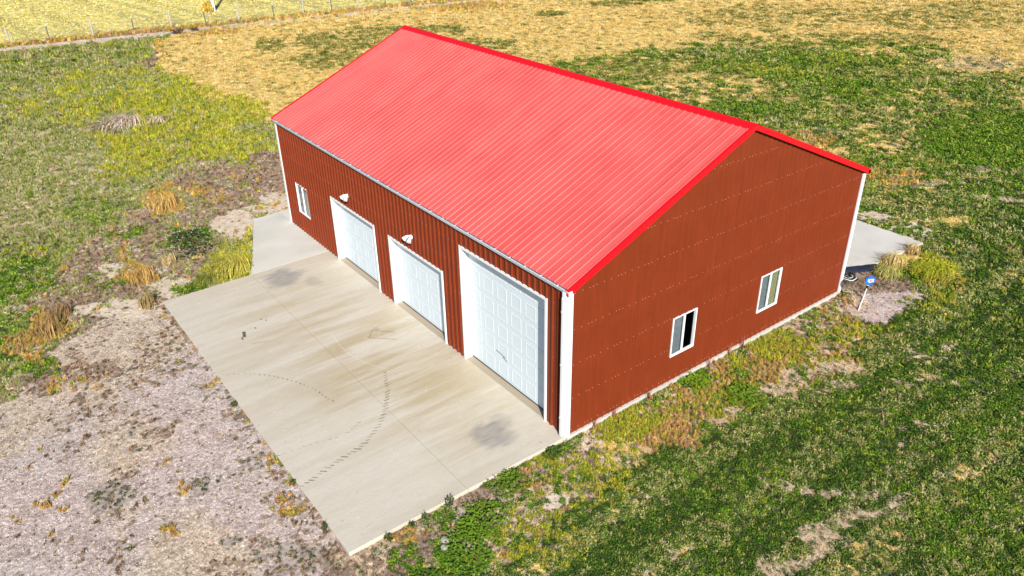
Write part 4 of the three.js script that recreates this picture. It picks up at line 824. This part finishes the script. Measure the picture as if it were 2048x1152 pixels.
plant('dry_grass_clump', 'thin straw stems at the outer corner of the back concrete pad', 'grass clump', [-0.02, -16.9], [['blade', blades(254, 130, 0.6, 0.5, [0.55, 0.38, 0.15], 0.9, 0.02)]]);
plant('dry_grass_clump', 'low olive grass clump between the blue yard sign and the pad', 'grass clump', [0.3, -14.6], [['blade', blades(255, 240, 0.9, 0.4, [0.38, 0.33, 0.10], 1.0, 0.02)]]);
for (const [i, x, z, h, label] of [[0, -0.1, -15.2, 0.95, 'tallest dry stem beside the back pad, next to the navy tarp'], [1, 0.02, -16.1, 0.8, 'middle dry stem rising beside the back concrete pad'], [2, 0.0, -16.6, 0.7, 'shortest dry stem beside the back pad near its outer corner']]) plant('tall_stem', label, 'dry stem', [x, z], [['stalk', blades(260 + i, 4, 0.1, h, [0.5, 0.33, 0.14], 0.45, 0.02)]], 'tall dry stems by the back pad');
[[0.09, 3.62, 0.36, 'tallest dark weed sprig at the slab edge near the end of the saw joint'], [0.12, 4.3, 0.2, 'dark weed sprig at the slab edge just past the tall sprig'], [0.13, 4.65, 0.2, 'dark weed sprig at the slab edge, second past the tall sprig'], [0.15, 5.25, 0.22, 'dark weed sprig at the slab edge closest to the slab corner on the field side'],
  [-2.75, 6.24, 0.12, 'tiny dark weed at the gravel edge of the slab where the tread marks end'], [-0.95, 6.24, 0.22, 'thin dark weed sprig on the gravel edge near the slab corner'], [-6.6, 6.25, 0.2, 'dark weed sprig at the gravel edge of the slab beside the shorter tread marks']].forEach(([x, z, h, label], i) => plant('slab_edge_weed', label, 'weed', [x, z], [['stem', blades(270 + i, 10, 0.08, h, [0.06, 0.08, 0.03], 0.5, 0.02)], ['leaf', leaves(280 + i, 40, 0.1, h * 0.8, [0.07, 0.09, 0.02], 0.05, 0.035)]], 'weed sprigs along the slab edge'));
for (const [i, z, h, label] of [[0, -0.9, 0.25, 'rusty dried sprig at the gable foundation next to the near corner trim'], [1, -2.9, 0.25, 'rusty dried sprig at the gable foundation just before the open window'], [2, -6.3, 0.3, 'rusty dried sprig at the gable foundation midway between the two windows'], [3, -6.9, 0.35, 'tallest rusty dried sprig at the gable foundation before the curtained window'], [4, -5.4, 0.22, 'rusty dried sprig at the gable foundation just past the open window'], [5, -1.6, 0.2, 'small rusty sprig at the gable foundation, second from the corner trim']]) plant('wall_weed', label, 'weed', [0.13, z], [['stem', blades(290 + i, 14, 0.14, h + 0.14, [0.36, 0.12, 0.05], 0.4, 0.015)]], 'dried sprigs along the gable wall');
for (const [i, x, z, s, label] of [[0, -61.2, -8.6, 0.9, 'dark brown tumbleweed lying by the dirt track'], [1, -61.4, -10.1, 0.6, 'smaller dark tumbleweed beside the first one'], [2, -64.9, -5.9, 0.5, 'small dark tumbleweed caught under the wire fence'], [3, -65.2, 1.8, 0.5, 'dark tumbleweed at the foot of a fence post']]) plant('tumbleweed', label, 'tumbleweed', [x, z], [['branch', blades(300 + i, 90, s, s * 0.7, [0.10, 0.06, 0.035], 1.4, 0.05)]], 'tumbleweeds along the fence');
plant('orange_shrub', 'orange yellow shrub at the foot of the white pole', 'shrub', [-70.2, -14.15], [['leaf', leaves(310, 200, 0.5, 1.2, [0.62, 0.34, 0.02], 0.16, 0.1)]]);

// ---------------------------------------------------------------- small things
{
  const stone = (label, x, z, s, seed) => { const g = new THREE.IcosahedronGeometry(1, 3), p = g.attributes.position; for (let i = 0; i < p.count; i++) { const k = 0.8 + 0.4 * fbm(p.getX(i) * 1.3 + seed, p.getZ(i) * 1.3 + p.getY(i), 320); p.setXYZ(i, p.getX(i) * k * s, p.getY(i) * k * s * 0.6, p.getZ(i) * k * s * 0.8); } g.computeVertexNormals(); const m = tag(mesh('stone', g, std([0.30, 0.27, 0.24], 0.95)), label, 'stone', 'pale stones by the slab'); m.position.set(x, groundY(x, z) + s * 0.35, z); };
  stone('larger pale stone beside the broadleaf weeds', 0.93, 4.3, 0.12, 1); stone('smaller pale stone next to the larger one', 1.1, 4.42, 0.09, 5);
  // yard sign
  const sx = 1.04, sz = -11.66, sg = thing('yard_sign', 'blue octagonal yard sign on a leaning white post in pink gravel', 'sign', [sx, groundY(sx, sz), sz]);
  sg.rotation.z = -0.1; sg.rotation.x = -0.05;
  mesh('post', rod([0, 0, 0], [0, 1.02, 0], 0.02, 0.018, 10), M.white, sg);
  mesh('clip', rbox(-0.03, 0.03, 0.86, 0.95, -0.03, 0.03), M.black, sg);
  const cv = document.createElement('canvas'); cv.width = cv.height = 256; const c = cv.getContext('2d');
  c.fillStyle = '#1268c8'; c.fillRect(0, 0, 256, 256); c.fillStyle = '#e9f2fb'; c.beginPath(); c.moveTo(70, 80); c.lineTo(214, 62); c.lineTo(222, 150); c.lineTo(120, 190); c.lineTo(66, 150); c.closePath(); c.fill();
  c.fillStyle = '#d81f5a'; c.fillRect(84, 88, 124, 30); c.fillRect(116, 128, 56, 34);
  const ct = new THREE.CanvasTexture(cv); ct.colorSpace = THREE.SRGBColorSpace;
  const face = new THREE.CylinderGeometry(0.165, 0.165, 0.02, 8, 1); face.rotateY(Math.PI / 8); face.rotateX(Math.PI / 2);
  const plate = mesh('sign_plate', face, std([0.02, 0.13, 0.55], 0.4), sg); plate.position.set(0.02, 1.16, 0.03); plate.rotation.y = 0.9;
  const dec = new THREE.CircleGeometry(0.155, 8, Math.PI / 8); const du = dec.attributes.uv; void du;
  const face2 = mesh('sign_face', dec, std([1, 1, 1], 0.45, { map: ct }), sg); face2.position.set(0.02 + Math.sin(0.9) * 0.013, 1.16, 0.03 + Math.cos(0.9) * 0.013); face2.rotation.y = 0.9;
  // coiled hose and cable
  const hx = -0.42, hz = -13.35, hose = thing('hose_coil', 'coil of black and white garden hose against the back corner of the barn', 'hose', [hx, groundY(hx, hz), hz]);
  for (let k = 0; k < 6; k++) { const pts = [], r = rng(400 + k), R = 0.34 - 0.045 * k; for (let i = 0; i < 10; i++) { const a = i / 10 * 6.283; pts.push([Math.cos(a) * R * (0.9 + 0.2 * r()), 0.03 + 0.035 * (k % 3) + 0.02 * r(), Math.sin(a) * R * (0.9 + 0.2 * r())]); } mesh('hose_loop', tube(pts, 0.018, 48, 6, true), k % 3 === 1 ? std([0.6, 0.6, 0.58], 0.5) : std([0.02, 0.02, 0.022], 0.45), hose); }
  const y = groundY(0.3, -12.4) + 0.02;
  tag(mesh('cable', tube([[-0.05, y + 0.02, -12.33], [0.1, y + 0.02, -12.32], [0.28, y, -12.42], [0.45, y, -12.6], [0.62, y, -12.55], [0.85, y, -12.0], [1.0, y, -11.72]], 0.014, 50, 6), std([0.03, 0.02, 0.018], 0.6)), 'dark cable lying on the dirt between barn corner and yard sign', 'cable');
  // navy tarp along the pad's edge
  const tp = new THREE.BoxGeometry(0.42, 0.1, 1.6, 12, 3, 36), q = tp.attributes.position;
  for (let i = 0; i < q.count; i++) { const n = fbm(q.getX(i) * 6 + 3, q.getZ(i) * 4, 410) - 0.5, edge = 1 - Math.pow(Math.abs(q.getX(i)) / 0.21, 4) * 0.5; q.setXYZ(i, q.getX(i) + n * 0.08, q.getY(i) * edge + n * 0.05, q.getZ(i) + n * 0.05); }
  tp.computeVertexNormals();
  const tarp = tag(mesh('folded_tarp', tp, std([0.010, 0.014, 0.036], 0.85)), 'dark navy folded tarp lying along the edge of the back concrete pad', 'tarp'); tarp.position.set(-0.5, -0.04, -14.15); tarp.rotation.y = -0.43;
}
// ---------------------------------------------------------------- fence, pole beyond it
{
  const f = thing('wire_fence', 'thin wire fence with wooden and steel posts between the hay field and the mown lawn', 'fence', [-63, 0, -14]);
  const wood = std([0.42, 0.39, 0.34], 0.9), steel = std([0.10, 0.13, 0.09], 0.6), wire = std([0.32, 0.31, 0.3], 0.5, { metalness: 0.6 }), tip = std([0.85, 0.83, 0.7], 0.6);
  const posts = [[6.6, 0], [3.6, 1], [0.7, 0], [-2.6, 1], [-5.8, 0], [-8.9, 1], [-11.8, 0], [-14.8, 1], [-17.9, 0], [-20.8, 1], [-23.5, 0], [-26.2, 1], [-29.0, 0], [-31.9, 1], [-34.8, 0], [-37.6, 1], [-40.5, 0], [-43.4, 1]], r = rng(51);
  for (const [z, big] of posts) {
    const x = FENCE_X(z) + (r() - 0.5) * 0.3, h = big ? 1.35 : 1.25, t = (r() - 0.5) * 0.08, px = x + 63, pz = z + 14;
    const p = mesh('post', big ? rod([px, -0.3, pz], [px + t, h, pz], 0.075, 0.065, 10) : merge([box(px - 0.03, px + 0.03, -0.3, h - 0.12, pz - 0.02, pz + 0.02), box(px - 0.012, px + 0.012, -0.3, h - 0.12, pz - 0.05, pz + 0.05)]), big ? wood : steel, f);
    if (!big) mesh('post_tip', box(px - 0.032, px + 0.032, h - 0.118, h, pz - 0.025, pz + 0.025), tip, p);
  }
  for (const y of [0.3, 0.6, 0.9, 1.15]) mesh('wire', tube(posts.map(([z]) => [FENCE_X(z) + 63 + 0.04, y + 0.02 * (r() - 0.5), z + 14]), 0.006, 120, 4), wire, f);
  const pl = thing('utility_pole', 'white painted pole with a grey box standing on the lawn beyond the fence', 'pole', [-70.4, -0.03, -14.8]);
  mesh('shaft', rod([0, 0, 0], [0, 7, 0], 0.17, 0.12, 14), M.white, pl); mesh('meter_box', rbox(-0.22, 0.22, 1.7, 2.3, 0.14, 0.36, 0.02), std([0.45, 0.46, 0.47], 0.5), pl);
}
console.log('all done');
renderer.render(scene, camera);
